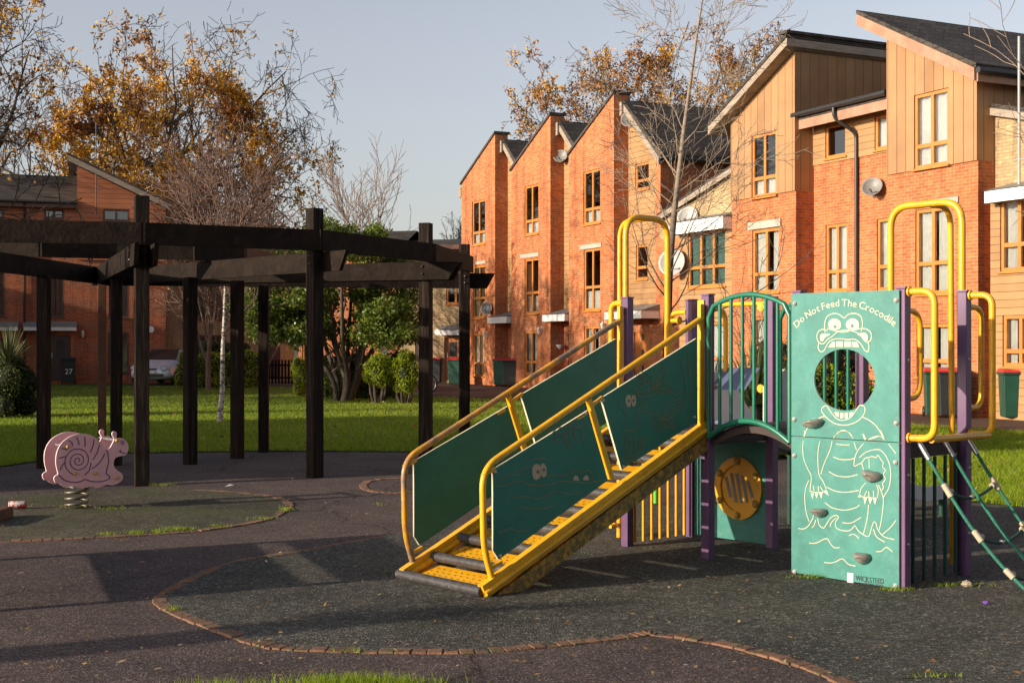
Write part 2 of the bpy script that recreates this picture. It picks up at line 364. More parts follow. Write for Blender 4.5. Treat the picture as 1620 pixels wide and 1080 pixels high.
M['bark_twig']=pm('brown_pink_twig_bark',(.17,.105,.08),.9,vs=9,var=.3)
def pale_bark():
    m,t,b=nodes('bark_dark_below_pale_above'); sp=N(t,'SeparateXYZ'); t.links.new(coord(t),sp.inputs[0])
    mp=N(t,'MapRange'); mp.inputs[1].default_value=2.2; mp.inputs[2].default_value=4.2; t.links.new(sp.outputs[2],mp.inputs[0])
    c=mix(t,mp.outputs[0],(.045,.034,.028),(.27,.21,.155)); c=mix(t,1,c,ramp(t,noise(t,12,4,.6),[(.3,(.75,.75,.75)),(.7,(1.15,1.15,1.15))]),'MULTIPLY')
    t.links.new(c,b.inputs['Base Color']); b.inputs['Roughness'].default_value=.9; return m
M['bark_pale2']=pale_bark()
# ============================================================ GROUND
def sheet(name,pts,z,m,kind='structure'):
    o=mk(name,[(x,y,z) for x,y in pts],[tuple(range(len(pts)))],m); tag(o,kind=kind); return o
M['asphalt']=ground_mat('purple_brown_asphalt',(.125,.09,.08),(.072,.054,.05),(.42,.36,.3),.75,1.0,moss=(.05,.052,.02),moss_lo=.66,cracks=True)
M['rubberfloor']=ground_mat('dark_rubber_crumb',(.108,.101,.082),(.062,.059,.05),(.4,.38,.32),.85,.72,moss=(.045,.06,.014),bst=.8,moss_lo=.6)
M['mossfloor']=ground_mat('mossy_rubber_crumb',(.115,.1,.065),(.065,.06,.04),(.36,.34,.26),.85,.72,moss=(.07,.085,.016),bst=.8,moss_lo=.52)
M['paving']=brick('brown_block_paving',(.15,.085,.065),(.11,.065,.055),(.06,.045,.035),h=.1,L=.2)
M['lawn']=ground_mat('lawn_turf',(.10,.15,.012),(.06,.09,.01),(.2,.24,.04),.5,.25,moss=(.10,.085,.025),rough=.95,bst=1,moss_lo=.62)
M['edgebrick']=pm('worn_edging_brick',(.19,.095,.055),.9,vs=4,var=.4,col2=(.09,.085,.035),f2=(.5,.66),bs=40,bst=.6)
S=400
sheet('ground',[(-S,-60),(S,-60),(S,700),(-S,700)],0,M['asphalt'])
lawn_near=[(-700,815),(-200,775),(0,739),(80,727),(200,717),(420,714),(650,715),(740,711),(900,708),(1240,722),(1400,760),(1540,795),(1700,812),(2100,860)]
lawn_far=[(2100,705),(1620,684),(1430,671),(1160,652),(900,637),(760,631),(690,628),(560,616),(400,611),(200,608.5),(0,607),(-700,607)]
lawn_pts=[G(*p) for p in lawn_near]+[G(*p) for p in lawn_far]
sheet('lawn',lawn_pts,.012,M['lawn'])
pav_near=[(690,628.2),(760,631.2),(900,637.2),(1160,652.2),(1430,671.2),(1620,684.2),(2100,705.2)]
pav=[G(*p) for p in pav_near]+[(34,20),(40,12),(46,30),(34,60),(-3.6,60)]
sheet('forecourt_paving',pav,.008,M['paving'])
E1=[(1900,1400),(1520,1190),(1340,1082),(1260,1050),(1150,1020),(1040,1003),(1000,1006),(880,1020),(750,1030),(600,1030),(450,1025),(400,1015),(330,990),(272,966),(254,948),(275,931),(300,918),(370,890),(480,872),(600,850)]
E1s=[tuple(v) for v in smooth([(*G(*p),0) for p in E1],6)]
back=[G(760,824),G(1000,800),G(1300,786),G(1700,790),(9.5,12),(9.5,2)]
sheet('rubber_play_surface',[(a,b) for a,b,c in E1s]+back,.008,M['rubberfloor'])
E2=[(-260,866),(-120,862),(0,857),(100,853),(200,848),(300,841),(370,832),(420,822),(450,807),(456,797),(430,786),(360,778),(250,774),(120,776),(0,784),(-150,798),(-260,810)]
E2s=[tuple(v) for v in smooth([(*G(*p),0) for p in E2],6)]
sheet('mossy_play_surface',[(a,b) for a,b,c in E2s],.008,M['mossfloor'])
E3=[(700,775),(640,779),(590,777),(575,768),(590,760),(640,756)]
E3s=[tuple(v) for v in smooth([(*G(*p),0) for p in E3],6)]
rnd=random.Random(3)
def edging(name,path,wd=.092):
    P=[Vector(p) for p in path]; mb=MB(); acc=0; L=.225
    for a,b in zip(P,P[1:]):
        n=max(1,round((b-a).length/L))
        for i in range(n):
            p=a.lerp(b,i/n); q=a.lerp(b,(i+1)/n); dz=.009+rnd.uniform(-.003,.004)
            g=(q-p).normalized()*.0012; of=(q-p).normalized().cross(Vector((0,0,1)))*rnd.uniform(-.006,.006)
            mb.beam(p+g+of+Vector((0,0,dz-.02)),q-g+of+Vector((0,0,dz-.02+rnd.uniform(-.003,.003))),wd,.04)
    return tag(mb.obj(name,M['edgebrick'],bevel=.006),kind='structure')
edging('brick_edging',E1s); edging('brick_edging',E2s[:70],.09); edging('brick_edging',E3s,.09)
# ============================================================ HOUSES
A=Plane((-.66,51.0),math.atan2(-.9,.437))
def F(px,py,s=0): return A.uv(px,py,s)
def rect(pl,x0,x1,y0,y1,s=0):
    a=pl.uv(x0,0,s)[0]; b=pl.uv(x1,0,s)[0]; zt=pl.uv((x0+x1)/2,y0,s)[1]; zb=pl.uv((x0+x1)/2,y1,s)[1]
    return (a,b,max(.12,zb),zt)
def window(root,off,r,y,cols=2,transom=.3,fr='frame',curt='sides',seed=0,label=None,cm='curtain',rev=.11):
    x0,x1,z0,z1=r; g=.075; e=.003
    b=MB(off); x0+=e;x1-=e;z0+=e;z1-=e; ya,yb=y+.035,y+.1
    b.box(x0,x0+g,ya,yb,z0,z1); b.box(x1-g,x1,ya,yb,z0,z1); b.box(x0+g,x1-g,ya,yb,z1-g,z1); b.box(x0+g,x1-g,ya,yb,z0,z0+g)
    zt=z0+(z1-z0)*transom if transom else None
    for i in range(1,cols):
        xc=x0+(x1-x0)*i/cols; b.box(xc-.045,xc+.045,ya+.002,yb-.002,z0+g,z1-g)
    if zt: b.box(x0+g,x1-g,ya+.004,yb-.004,zt-.045,zt+.045)
    b.box(x0-.04,x1+.04,y-.05,y+.036,z0-.05,z0-.004)
    f=b.obj('window',M[fr],root)
    MB(off).poly([(x0+g,y+.075,z0+g),(x1-g,y+.075,z0+g),(x1-g,y+.075,z1-g),(x0+g,y+.075,z1-g)]).obj('pane',M['glass'],f)
    rn=random.Random(seed+int(x0*100)); W=x1-x0
    spans={'sides':[(0,rn.uniform(.32,.46)),(rn.uniform(.54,.66),1)],'full':[(0,1)],'left':[(0,.45)],'right':[(.5,1)],'none':[],'half':[(0,1)]}[curt]
    if spans:
        cbd=MB(off)
        for a,c in spans:
            n=max(6,int((c-a)*W/.05)); xs=[x0+W*(a+(c-a)*i/n) for i in range(n+1)]
            ph=rn.random()*6; zz1=z1 if curt!='half' else z0+(z1-z0)*.32
            vs=[(x,y+.15+.03*math.sin(i*1.9+ph)+.01*rn.random(),z) for z in (z0-.02,zz1) for i,x in enumerate(xs)]
            cbd.add(vs,[(i,i+1,i+n+2,i+n+1) for i in range(n)],True)
        cbd.obj('curtain',M[cm],f)
    if label: f['label']=label
    return f
def door(root,off,r,y,m='door',panes=3,side=None):
    x0,x1,z0,z1=r; b=MB(off); b.box(x0,x1,y+.05,y+.1,z0,z1)
    b.box(x0-.05,x0-.002,y+.03,y+.11,z0,z1+.05); b.box(x1+.002,x1+.05,y+.03,y+.11,z0,z1+.05)
    d=b.obj('door',M[m],root); p=MB(off)
    for i in range(panes):
        zc=z0+(z1-z0)*(.35+.5*i/max(1,panes-1)) if panes>1 else z0+(z1-z0)*.72
        hw=.07 if panes>1 else .16; hh=.1 if panes>1 else .3
        p.box(x0+(x1-x0)*.5-hw,x0+(x1-x0)*.5+hw,y+.044,y+.05,zc-hh,zc+hh)
    p.obj('door_pane',M['inside'],d)
    h=MB(off); h.box(x0+.06,x0+.09,y+.0,y+.05,z0+.95,z0+1.15); h.obj('handle',M['steel'],d); return d
def canopy(root,off,x0,x1,z0,z1,yf,yb,top=True):
    b=MB(off); b.box(x0,x1,yf,yf+.04,z0,z1); b.box(x0,x0+.04,yf+.042,yb,z0,z1); b.box(x1-.04,x1,yf+.042,yb,z0,z1); b.box(x0+.042,x1-.042,yf+.042,yb,z0+.05,z1-.03)
    c=b.obj('canopy',M['white'],root)
    if top:
        t=MB(off); t.poly([(x0-.02,yf-.03,z1+.01),(x1+.02,yf-.03,z1+.01),(x1+.02,yb,z1+.22),(x0-.02,yb,z1+.22)]); t.poly([(x0-.02,yf-.03,z1+.01),(x0-.02,yb,z1+.22),(x0-.02,yb,z1+.002)])
        t.poly([(x1+.02,yf-.03,z1+.01),(x1+.02,yb,z1+.002),(x1+.02,yb,z1+.22)]); t.obj('canopy_lead',M['lead'],c)
    return c
def slab(b,p,q,y0,y1,th,m=None):   # sloping slab between (x,z) p and q
    (xa,za),(xb,zb)=p,q
    return b.add([(xa,y0,za),(xb,y0,zb),(xb,y1,zb),(xa,y1,za),(xa,y0,za+th),(xb,y0,zb+th),(xb,y1,zb+th),(xa,y1,za+th)],
      [(0,3,2,1),(4,5,6,7),(0,1,5,4),(1,2,6,5),(2,3,7,6),(3,0,4,7)],m=m)
def house(name,label,t0,s0=0,pl=A,cat='house',group=None):
    o=empty(name,pl.w(t0,s0),pl.a,label,cat,group); return o,(-t0,-s0,0)
D=9.0
# ---- three tall brick houses with a sloping parapet bay
spec=[(-3.23,0.0,1.45,'tall red brick terrace house with sloping parapet, leftmost of three'),
      (1.45,4.64,6.0,'tall red brick terrace house with a hanging basket, middle of three'),
      (6.03,9.1,11.1,'tall red brick terrace house behind the thin pale tree, rightmost of three')]
wins=[[(747,767.5,317,387),(748,767.5,420,503),(748,766,527,595)],
      [(830,852,293,371),(830,852,409,496),(830,850,524,593)],
      [(923,950,269,354),(923.5,950,393.5,491),(924,949,516,595)]]
lint=[(753,769,413,417.5),(824,853,401,407),(918,952,386,393)]
for k,(a,b,c,lab) in enumerate(spec):
    h,off=house('terrace_house',lab,a,group='terrace houses along the forecourt')
    zl,zr=8.15,9.78; SL=.91; zc=9.45-SL*(c-b) if k<2 else 7.62; zc=9.45-(c-b)*.92
    rs=[rect(A,*w_) for w_ in wins[k]]
    q=MB(off); q.wall(a,b,0,(zl,zr),0,rs)
    q.poly([(b,0,0),(b,.55,0),(b,.55,zr),(b,0,zr)]); q.poly([(a,.55 if k else D,0),(a,0,0),(a,0,zl),(a,.55 if k else D,zl)])
    q.poly([(a,.3,zl-.02),(b,.3,zr-.02),(b,.3,9.2),(a,.3,7.6)])
    if k==2: q.poly([(c,.55,0),(c,D,0),(c,D,zc),(c,.55,zc)]); q.box(c-.28,c+.0,.52,.549,0,zc-.05)
    q.poly([(c,D,0),(a,D,0),(a,D,zl),(b,D,zr-.4),(c,D,zc)])
    q.obj('wall',M['brick'],h)
    cp=MB(off); slab(cp,(a-.06,zl+.0),(b+.06,zr+.0),-.06,.32,.09); cp.box(b-.14,b+.07,.321,.62,zr+.0,zr+.09); cp.obj('coping',M['coping'],h)
    # recessed boarded part
    q=MB(off); hs=[]
    ex=[]
    if k==2: ex=[rect(A,1005,1027,257.5,300,.55),rect(A,1006,1025,387,442,.55)]
    else:
        m=b+(c-b)*.68; ex=[(m-.2,m+.2,5.9,7.2),(m-.2,m+.2,3.4,5.0)]
    dr=(b+.32,b+1.22,.12,2.1) if k<2 else (b+.35,b+1.3,.12,2.15)
    q.wall(b,c-(.28 if k==2 else 0),2.75,(9.4,zc+(.26 if k==2 else 0)),.55,ex); q.obj('cladding',M['clad_h'],h)
    q=MB(off); q.wall(b,c-(.28 if k==2 else 0),0,2.75,.55,[dr]); q.poly([(b,.56,2.75),(c,.56,2.75),(c,.56,2.0),(b,.56,2.0)]); q.obj('porch_wall',M['brick_dark'] if k<2 else M['brick'],h)
    for i,r in enumerate(rs): window(h,off,r,0,2,[.28,.38,.3][i],curt=['half','half','sides'][i] if k<2 else ['half','half','sides'][i],seed=k*7+i)
    for r in ex: window(h,off,r,.55,1,.35 if k==2 else .5,curt='none',seed=k)
    door(h,off,dr,.55,'door' if k==2 else 'door_dark')
    l=rect(A,*lint[k]); q=MB(off); q.box(l[0],l[1],-.03,.03,l[2],l[3]); q.obj('lintel',M['stone'],h)
    canopy(h,off,b-.35,c-.05 if k==2 else b+1.35,2.42,2.66,-.16,.55)
    rf=MB(off); slab(rf,(b+.02,9.45),(c+.28,zc-.26*.92+.05),.35,D,.14); slab(rf,(a,zl-.45),(b-.03,9.35),.32,D,.14); rf.obj('roof',M['slate'],h)
    v=MB(off); slab(v,(b+.04,9.28),(c+.28,zc-.42),.27,.348,.24); v.box(b+.02,b+.16,.2,.269,9.05,9.5); v.obj('verge_board',M['verge'],h)
    if k==2:
        v=MB(off); v.tube([(c+.3,.3,zc-.2),(c+.3,D,zc-.2)],.07); v.obj('gutter',M['gutter'],h)
    if k==0:
        v=MB(off); v.box(a-.3,a-.02,-.02,D,zl-.5,zl-.1); v.obj('eave',M['verge'],h)
# ---- low yellow brick link with bay window (mirrored pair)
def link(t0,t1,mirror,lab,canpx,winpx,lowpx,group='yellow brick link houses'):
    h,off=house('link_house',lab,t0,0,group=group); s=.5
    lo,hi=5.55,6.75
    q=MB(off); q.wall(t0+.003,t1-.003,4.9,(hi,lo) if mirror else (lo,hi),s); q.obj('upper_wall',M['brick_yellow'],h)
    q=MB(off); q.wall(t0+.003,t1-.003,0,4.9,s+.02); q.poly([(t0,D,0),(t1,D,0),(t1,D,5),(t0,D,5)]); q.obj('wall',M['brick'],h)
    bx0,bx1=(t0+.35,t1) if mirror else (F(1075,0)[0],t1)
    wr=rect(A,*winpx,0.0); wr=(max(wr[0],bx0+.1),min(wr[1],bx1-.1),wr[2],wr[3])
    lw=(wr[0],wr[1],.75,2.25) if lowpx is None else rect(A,*lowpx,0)
    q=MB(off); q.wall(bx0,bx1-.004,0,4.85,0,[wr,lw]); q.poly([(bx0,s,0),(bx0,0,0),(bx0,0,4.85),(bx0,s,4.85)]); q.obj('bay_cladding',M['clad_h'],h)
    window(h,off,wr,0,3 if not mirror else 2,.36,curt='full' if not mirror else 'sides',cm='curtain_teal' if not mirror else 'curtain',seed=5)
    window(h,off,lw,0,2,.3,curt='sides',seed=8)
    canopy(h,off,bx0+.12,bx1-.01,4.62,4.87,-.3,s,True) if mirror else canopy(h,off,bx0-.12,bx1-.01,4.86,5.2,-.3,s,True)
    rf=MB(off); p,q_=((t0,hi+.02),(t1,lo+.02)) if mirror else ((t0,lo+.02),(t1,hi+.02))
    slab(rf,p,q_,s-.12,D,.12); rf.obj('roof',M['slate'],h)
    v=MB(off); slab(v,(p[0],p[1]-.14),(q_[0],q_[1]-.14),s-.16,s-.122,.16); v.obj('verge_board',M['verge'],h)
    return h
link(11.1,15.65,False,'low yellow brick house with teal curtained bay window under a white canopy',None,(1088,1148,365,454),None)
link(24.8,29.4,True,'low yellow brick house cut off by the right edge of the photo',None,(1582,1640,311,428),(1586,1640,498,580))
# ---- pair of boarded gable houses
for k in (0,1):
    a,b=(15.65,18.5) if k==0 else (21.96,24.8)
    lab='boarded gable house whose roof falls to the left, beside the low yellow brick house' if k==0 else 'tallest boarded gable house with slate roof falling to the right'
    h,off=house('gable_house',lab,a,group='boarded gable houses')
    up=(lambda t:9.25-.5*(18.5-t)) if k==0 else (lambda t:8.92-.53*(t-21.96))
    CB=5.62
    w1=rect(A,*((1191,1230,211,311) if k==0 else (1448,1503,145,264)))
    w2=rect(A,*((1190,1233,362,463) if k==0 else (1448,1502,329,465)))
    w3=(w2[0],w2[1],.75,2.35) if k==0 else rect(A,1450,1502,512,596)
    q=MB(off); q.wall(a,b,CB,(up(a),up(b)),-.04,[w1],.15)
    q.poly([(b,-.04,CB),(b,D,CB),(b,D,up(b)),(b,-.04,up(b))]); q.poly([(a,D,CB),(a,-.04,CB),(a,-.04,up(a)),(a,D,up(a))]); q.poly([(a,-.04,CB),(b,-.04,CB),(b,.02,CB),(a,.02,CB)])
    q.obj('cladding',M['clad_v'],h)
    q=MB(off); q.wall(a,b,0,CB+.02,0,[w2,w3]); q.poly([(b-.003,0,0),(b-.003,D,0),(b-.003,D,CB),(b-.003,0,CB)]); q.poly([(a,D,0),(a,0,0),(a,0,CB),(a,D,CB)]); q.poly([(b,D,0),(a,D,0),(a,D,up(a)),(b,D,up(b))])
    q.obj('wall',M['brick'],h)
    window(h,off,w1,-.04,2,.3,curt='half' if k==0 else 'full',seed=3); window(h,off,w2,0,2,.3 if k==0 else .36,curt='sides',seed=4); window(h,off,w3,0,2,.3,curt='sides',seed=6)
    q=MB(off)
    if k==0: q.box(w2[0]-.15,w2[1]+.1,-.05,.02,w2[3]+.02,w2[3]+.22)
    else: q.box(w2[0]-.02,w2[1]+.3,-.05,.02,w2[3]+.04,w2[3]+.18)
    q.obj('lintel',M['stone'],h)
    rf=MB(off); v=MB(off)
    if k==0:
        p,q_=(a-.5,up(a-.5)+.02),(b+.12,up(b+.12)+.02)
        slab(v,p,q_,-.42,-.35,.2); slab(v,p,q_,-.349,D,.07)
        v.box(b+.121,b+.16,-.42,D,q_[1]+.0,q_[1]+.2)
        slab(rf,(p[0],p[1]+.202),(q_[0]+.04,q_[1]+.222),-.45,D,.1); rf.box(q_[0]-.2,q_[0]+.1,-.46,D,q_[1]+.325,q_[1]+.4)
        v.box(p[0]-.1,p[0]-.002,-.4,D,p[1]-.05,p[1]+.2)
    else:
        p,q_=(a-.62,up(a-.62)+.02),(b+.3,up(b+.3)+.02)
        slab(v,p,q_,-.42,-.35,.27); slab(v,p,q_,-.349,D,.07)
        slab(rf,(p[0],p[1]+.272),(q_[0]+.06,q_[1]+.26),-.43,D+1,.1); v.box(q_[0]+.002,q_[0]+.04,-.349,D,q_[1]-.02,q_[1]+.24)
    rf.obj('roof',M['slate'],h); v.obj('verge_board',M['fascia' if k else 'verge'],h)
    if k:
        v=MB(off); v.tube([(q_[0]+.12,-.43,q_[1]+.2),(q_[0]+.12,D,q_[1]+.2)],.07); v.obj('gutter',M['gutter'],h)
# ---- recessed flat fronted house between the gables
a,b,s=18.5,21.96,.58
h,off=house('recessed_house','flat fronted red brick house with black downpipe between two boarded gables',a,s)
t1=rect(A,1307,1340,196,249,s); t2=rect(A,1385,1412,181,236,s); m1=rect(A,1306,1341,354,461,s); m2=rect(A,1387,1412,345,459,s)
t2=(t2[0],min(t2[1],b-.06),t2[2],t2[3]); m2=(m2[0],min(m2[1],b-.06),m2[2],m2[3])
CB=6.3
q=MB(off); q.wall(a+.004,b-.004,CB,7.4,s-.03,[t1,t2]); q.obj('cladding',M['clad_h'],h)
q=MB(off); q.wall(a+.004,b-.004,0,CB+.02,s,[m1,m2,(m1[0],m1[1],.8,2.3)]); q.poly([(b,D,0),(a,D,0),(a,D,7.4),(b,D,7.4)]); q.obj('wall',M['brick'],h)
window(h,off,t1,s-.03,1,0,curt='none'); window(h,off,t2,s-.03,1,0,curt='full'); window(h,off,m1,s,2,.3,curt='full',seed=2); window(h,off,m2,s,1,.33,curt='full'); window(h,off,(m1[0],m1[1],.8,2.3),s,2,.3,curt='sides')
v=MB(off); v.box(a+.01,b-.05,s-.5,s-.45,7.22,7.46); v.box(a+.01,b-.05,s-.449,s+.1,7.36,7.4); v.obj('fascia',M['fascia'],h)
rf=MB(off); rf.box(a+.01,b-.05,s-.5,D,7.47,7.56); rf.obj('roof',M['slate'],h)
v=MB(off); v.tube([(a-.15,s-.58,7.6),(b-.05,s-.58,7.6)],.075)
tx=F(1358,0,s)[0]; v.tube(rounded([(tx-.25,s-.58,7.58),(tx-.25,s-.58,7.3),(tx,s-.07,6.9),(tx,s-.07,.1)],.15),.045); v.obj('downpipe',M['gutter'],h)
# ============================================================ LEFT ROW
ang=math.atan2(.31,.95); L=Plane((-18.12,53.7),ang)
def FL(px,py,s=0): return L.uv(px,py,s)
x122=FL(122,0)[0]; x258=FL(262,0)[0]; x470=FL(470,0)[0]
h,off=house('brick_house','red brick house at the far left with slate roof and two grey canopies',-9,0,L)
ez=FL(60,318)[1]; rz=FL(60,277,3.2)[1]
ws=[rect(L,70,101,331,346),rect(L,-14,6,331,346),rect(L,80,102,438,502),rect(L,-16,8,430,500),rect(L,-20,6,535,600)]
dr=rect(L,79,112,530,604); q=MB(off)
q.wall(-9,x122,0,ez-1.05,0,[ws[2],ws[3],ws[4],dr]); q.poly([(x122,5.5,0),(-9,5.5,0),(-9,5.5,ez),(x122,5.5,ez)]); q.poly([(-9,5.5,0),(-9,0,0),(-9,0,ez),(-9,5.5,ez)]); q.obj('wall',M['brick_dark'],h)
q=MB(off); q.wall(-9,x122,ez-1.05,ez,-.02,[ws[0],ws[1]]); q.obj('cladding',M['clad_red'],h)
for w_ in ws: window(h,off,w_,0 if w_ not in ws[:2] else -.02,2,0,'frame_dark',curt='full' if w_ in ws[:2] else 'sides',seed=11)
door(h,off,dr,0,'door_dark',1)
rf=MB(off); slab(rf,(0,0),(0,0),0,0,0) if 0 else None
rf.add([(-9.3,-.35,ez-.05),(x122,-.35,ez-.05),(x122,3.2,rz),(-9.3,3.2,rz),(x122,6.3,ez-.05),(-9.3,6.3,ez-.05)],[(0,1,2,3),(3,2,4,5)]); rf.obj('roof',M['slate'],h)
v=MB(off); v.box(-9.3,x122-.01,-.36,-.32,ez-.28,ez-.06); v.box(-9.3,x122-.01,-.319,0,ez-.28,ez-.2); v.obj('eave_board',M['frame_dark'],h)
v=MB(off); v.tube([(-9.3,-.42,ez-.06),(x122-.02,-.42,ez-.06)],.06)
for px in (39,):
    t=FL(px,0)[0]; v.tube([(t,-.42,ez-.1),(t,-.08,ez-.5),(t,-.08,.1)],.05)
v.obj('gutter',M['gutter'],h)
for x0,x1 in ((-30,29),(38,121)):
    r=rect(L,x0,x1,517,523); canopy(h,off,r[0],r[1],r[2],r[3],-.45,0)
# gable part
h,off=house('boarded_house','red brick house with terracotta boarded gable behind the silver car',x122,0,L)
cb=FL(190,412)[1]; zt0=FL(119,262,-.2)[1]; zt1=FL(270,330,-.2)[1]
u1=rect(L,163,205,331,350); u2=rect(L,172,205,438,503); u3=rect(L,171,204,526,590)
def roofz(x): return zt0+(zt1-zt0)*(x-x122)/(x258-x122)
q=MB(off); q.wall(x122,x258,cb,(zt0,zt1),-.06,[u1]); q.poly([(x122,6,cb),(x122,-.06,cb),(x122,-.06,zt0),(x122,6,zt0)]); q.poly([(x258,-.06,cb),(x258,6,cb),(x258,6,zt1),(x258,-.06,zt1)]); q.obj('cladding',M['clad_red'],h)
q=MB(off); q.wall(x122,x258,0,cb+.03,0,[u2,u3]); q.poly([(x258,0,0),(x258,6,0),(x258,6,cb),(x258,0,cb)]); q.poly([(x258,6,0),(x122,6,0),(x122,6,zt0),(x258,6,zt1)]); q.obj('wall',M['brick_dark'],h)
for i,w_ in enumerate((u1,u2,u3)): window(h,off,w_,0 if i else -.06,2,0,'frame_dark',curt='full' if i==0 else 'sides',seed=21+i)
v=MB(off); slab(v,(x122-.35,roofz(x122-.35)+.02),(x258+.5,roofz(x258+.5)+.02),-.35,-.28,.22); v.obj('verge_board',M['verge'],h)
rf=MB(off); slab(rf,(x122-.37,roofz(x122-.37)+.245),(x258+.5,roofz(x258+.5)+.245),-.38,6.3,.09); rf.obj('roof',M['slate'],h)
# yellow part
h,off=house('yellow_brick_house','yellow brick house with one wide net curtained window above the clipped dark hedge',x258,.8,L)
g1=rect(L,309,366,452,506,.8); g2=rect(L,309,358,530,600,.8); g3=(g1[1]+1.2,g1[1]+2.1,.1,2.1)
q=MB(off); q.wall(x258,x470,0,5.6,.8,[g1,g2,g3]); q.poly([(x470,.8,0),(x470,6,0),(x470,6,5.6),(x470,.8,5.6)]); q.poly([(x258,6,0),(x470,6,0),(x470,6,5.6),(x258,6,5.6)]); q.obj('wall',M['brick_yellow'],h)
window(h,off,g1,.8,3,.0,'frame_dark',curt='full'); window(h,off,g2,.8,3,0,'frame_dark',curt='sides'); door(h,off,g3,.8,'door_dark')
rf=MB(off); rf.add([(x258,.4,5.55),(x470+.2,.4,5.55),(x470+.2,3.5,7.0),(x258,3.5,7.0),(x470+.2,6.6,5.55),(x258,6.6,5.55)],[(0,1,2,3),(3,2,4,5),(1,4,2)]); rf.obj('roof',M['slate'],h)
# ============================================================ FAR ROW BEHIND THE EVERGREEN
B=Plane((-3.15,54.5),R(-11))
def FB(px,py,s=0): return B.uv(px,py,s)
xa,xb_,xc=FB(472,0)[0],FB(629,0)[0],FB(752,0)[0]
h,off=house('low_brick_house','low red brick house half hidden behind the evergreen tree',xa,0,B)
r1=rect(B,478,496,530,575); r2=rect(B,600,616,532,578); r3=rect(B,560,580,440,480)
q=MB(off); q.wall(xa,xb_,0,5.5,0,[r1,r3,r2]); q.poly([(xa,6,0),(xa,0,0),(xa,0,5.5),(xa,6,5.5)]); q.poly([(xb_,6,0),(xa,6,0),(xa,6,5.5),(xb_,6,5.5)]); q.obj('wall',M['brick'],h)
window(h,off,r1,0,1,0,curt='full'); window(h,off,r3,0,2,0,curt='sides'); window(h,off,r2,0,1,0,'frame_dark',curt='none')
canopy(h,off,r2[0]-.3,r2[1]+.3,2.3,2.5,-.4,0)
rf=MB(off); rf.add([(xa-.2,-.3,5.45),(xb_+.05,-.3,5.45),(xb_+.05,3,6.6),(xa-.2,3,6.6),(xb_+.05,6.3,5.45),(xa-.2,6.3,5.45)],[(0,1,2,3),(3,2,4,5),(0,3,5)]); rf.obj('roof',M['slate'],h)
h,off=house('low_yellow_house','low yellow brick house with canopied doorway right of the evergreen tree',xb_,0,B)
r1=rect(B,706,736,450,481); r2=rect(B,657,668,531,575); dr=rect(B,703,731,533,606); r4=rect(B,640,662,452,482)
q=MB(off); q.wall(xb_+.004,xc,0,5.75,-.02,[r1,r2,dr]); q.poly([(xc,-.02,0),(xc,6,0),(xc,6,5.7),(xc,-.02,5.7)]); q.poly([(xc,6,0),(xb_,6,0),(xb_,6,5.7),(xc,6,5.7)]); q.obj('wall',M['brick_yellow'],h)
window(h,off,r1,-.02,2,0,curt='none'); window(h,off,r2,-.02,1,0,'frame_dark',curt='none'); door(h,off,(dr[0]+.05,dr[1]-.1,.1,dr[3]),.05,'door',1)
cr=rect(B,699,738,522,530); canopy(h,off,cr[0],cr[1],cr[2],cr[3],-.35,0)
rf=MB(off); rf.add([(xb_-.05,-.35,5.7),(xc+.2,-.35,5.7),(xc+.2,3,6.2),(xb_-.05,3,6.2),(xc+.2,6.3,5.7),(xb_-.05,6.3,5.7)],[(0,1,2,3),(3,2,4,5),(1,4,2)]); rf.obj('roof',M['slate'],h)
v=MB(off); v.box(xb_-.05,xc+.2,-.38,-.34,5.52,5.7); v.obj('eave_board',M['frame_dark'],h)
# ============================================================ DISHES, LAMPS, SMALL THINGS ON THE WALLS
def dish(loc,rz,r,m,label,tilt=20,group='satellite dishes on the houses'):
    o=empty('satellite_dish',loc,rz,label,'satellite dish',group)       # faces local -y
    d=MB(); ax=Vector((0,-math.cos(R(tilt)),math.sin(R(tilt))))
    d.lathe([(0,-.0),(r*.5,.03),(r*.85,.08),(r,.12),(r*1.01,.11),(r*.85,.065),(r*.5,.015)],(0,-.22,0),20,axis=ax); d.obj('reflector',M[m],o)
    a=MB(); a.tube([(0,-.22,-r*.5),(0,-.22-r*1.0,-r*.55+r*.35)],.014,6); a.box(-.03,.03,-.26-r*1.05,-.18-r*1.05,-r*.25,-r*.12); a.obj('feed_arm',M['black'],o)
    b=MB(); b.tube([(0,.0,-.12),(0,-.12,-.12),(0,-.2,0)],.02,6); b.box(-.06,.06,-.02,.0,-.2,-.04); b.obj('bracket',M['black'],o); return o
def ondish(px,py,s,r,rz,m,lab,pl=A,tilt=20):
    t,z=pl.uv(px,py,s-.25); p=pl.w(t,s,z); dish(p,rz,r,m,lab,tilt)
ondish(765,489,0,.24,A.a+.75,'dish','grey satellite dish low on the leftmost tall brick house',tilt=15)
ondish(881,250,.55,.26,A.a+.8,'dish','grey satellite dish high in the corner of the middle tall brick house',tilt=25)
ondish(990,191,.55,.29,A.a+.7,'dish','grey satellite dish just under the slate roof behind the thin pale tree')
ondish(1083,345,.5,.33,A.a+.6,'dish_white','white satellite dish beside the canopy of the teal curtained bay window')
ondish(1372,299,.58,.26,A.a+.6,'dish','grey satellite dish beside the black downpipe between the gable houses',tilt=25)
ondish(1058,416,-.1,.42,A.a+.6,'dish_white','largest white satellite dish, low behind the thin pale tree trunk',tilt=10)
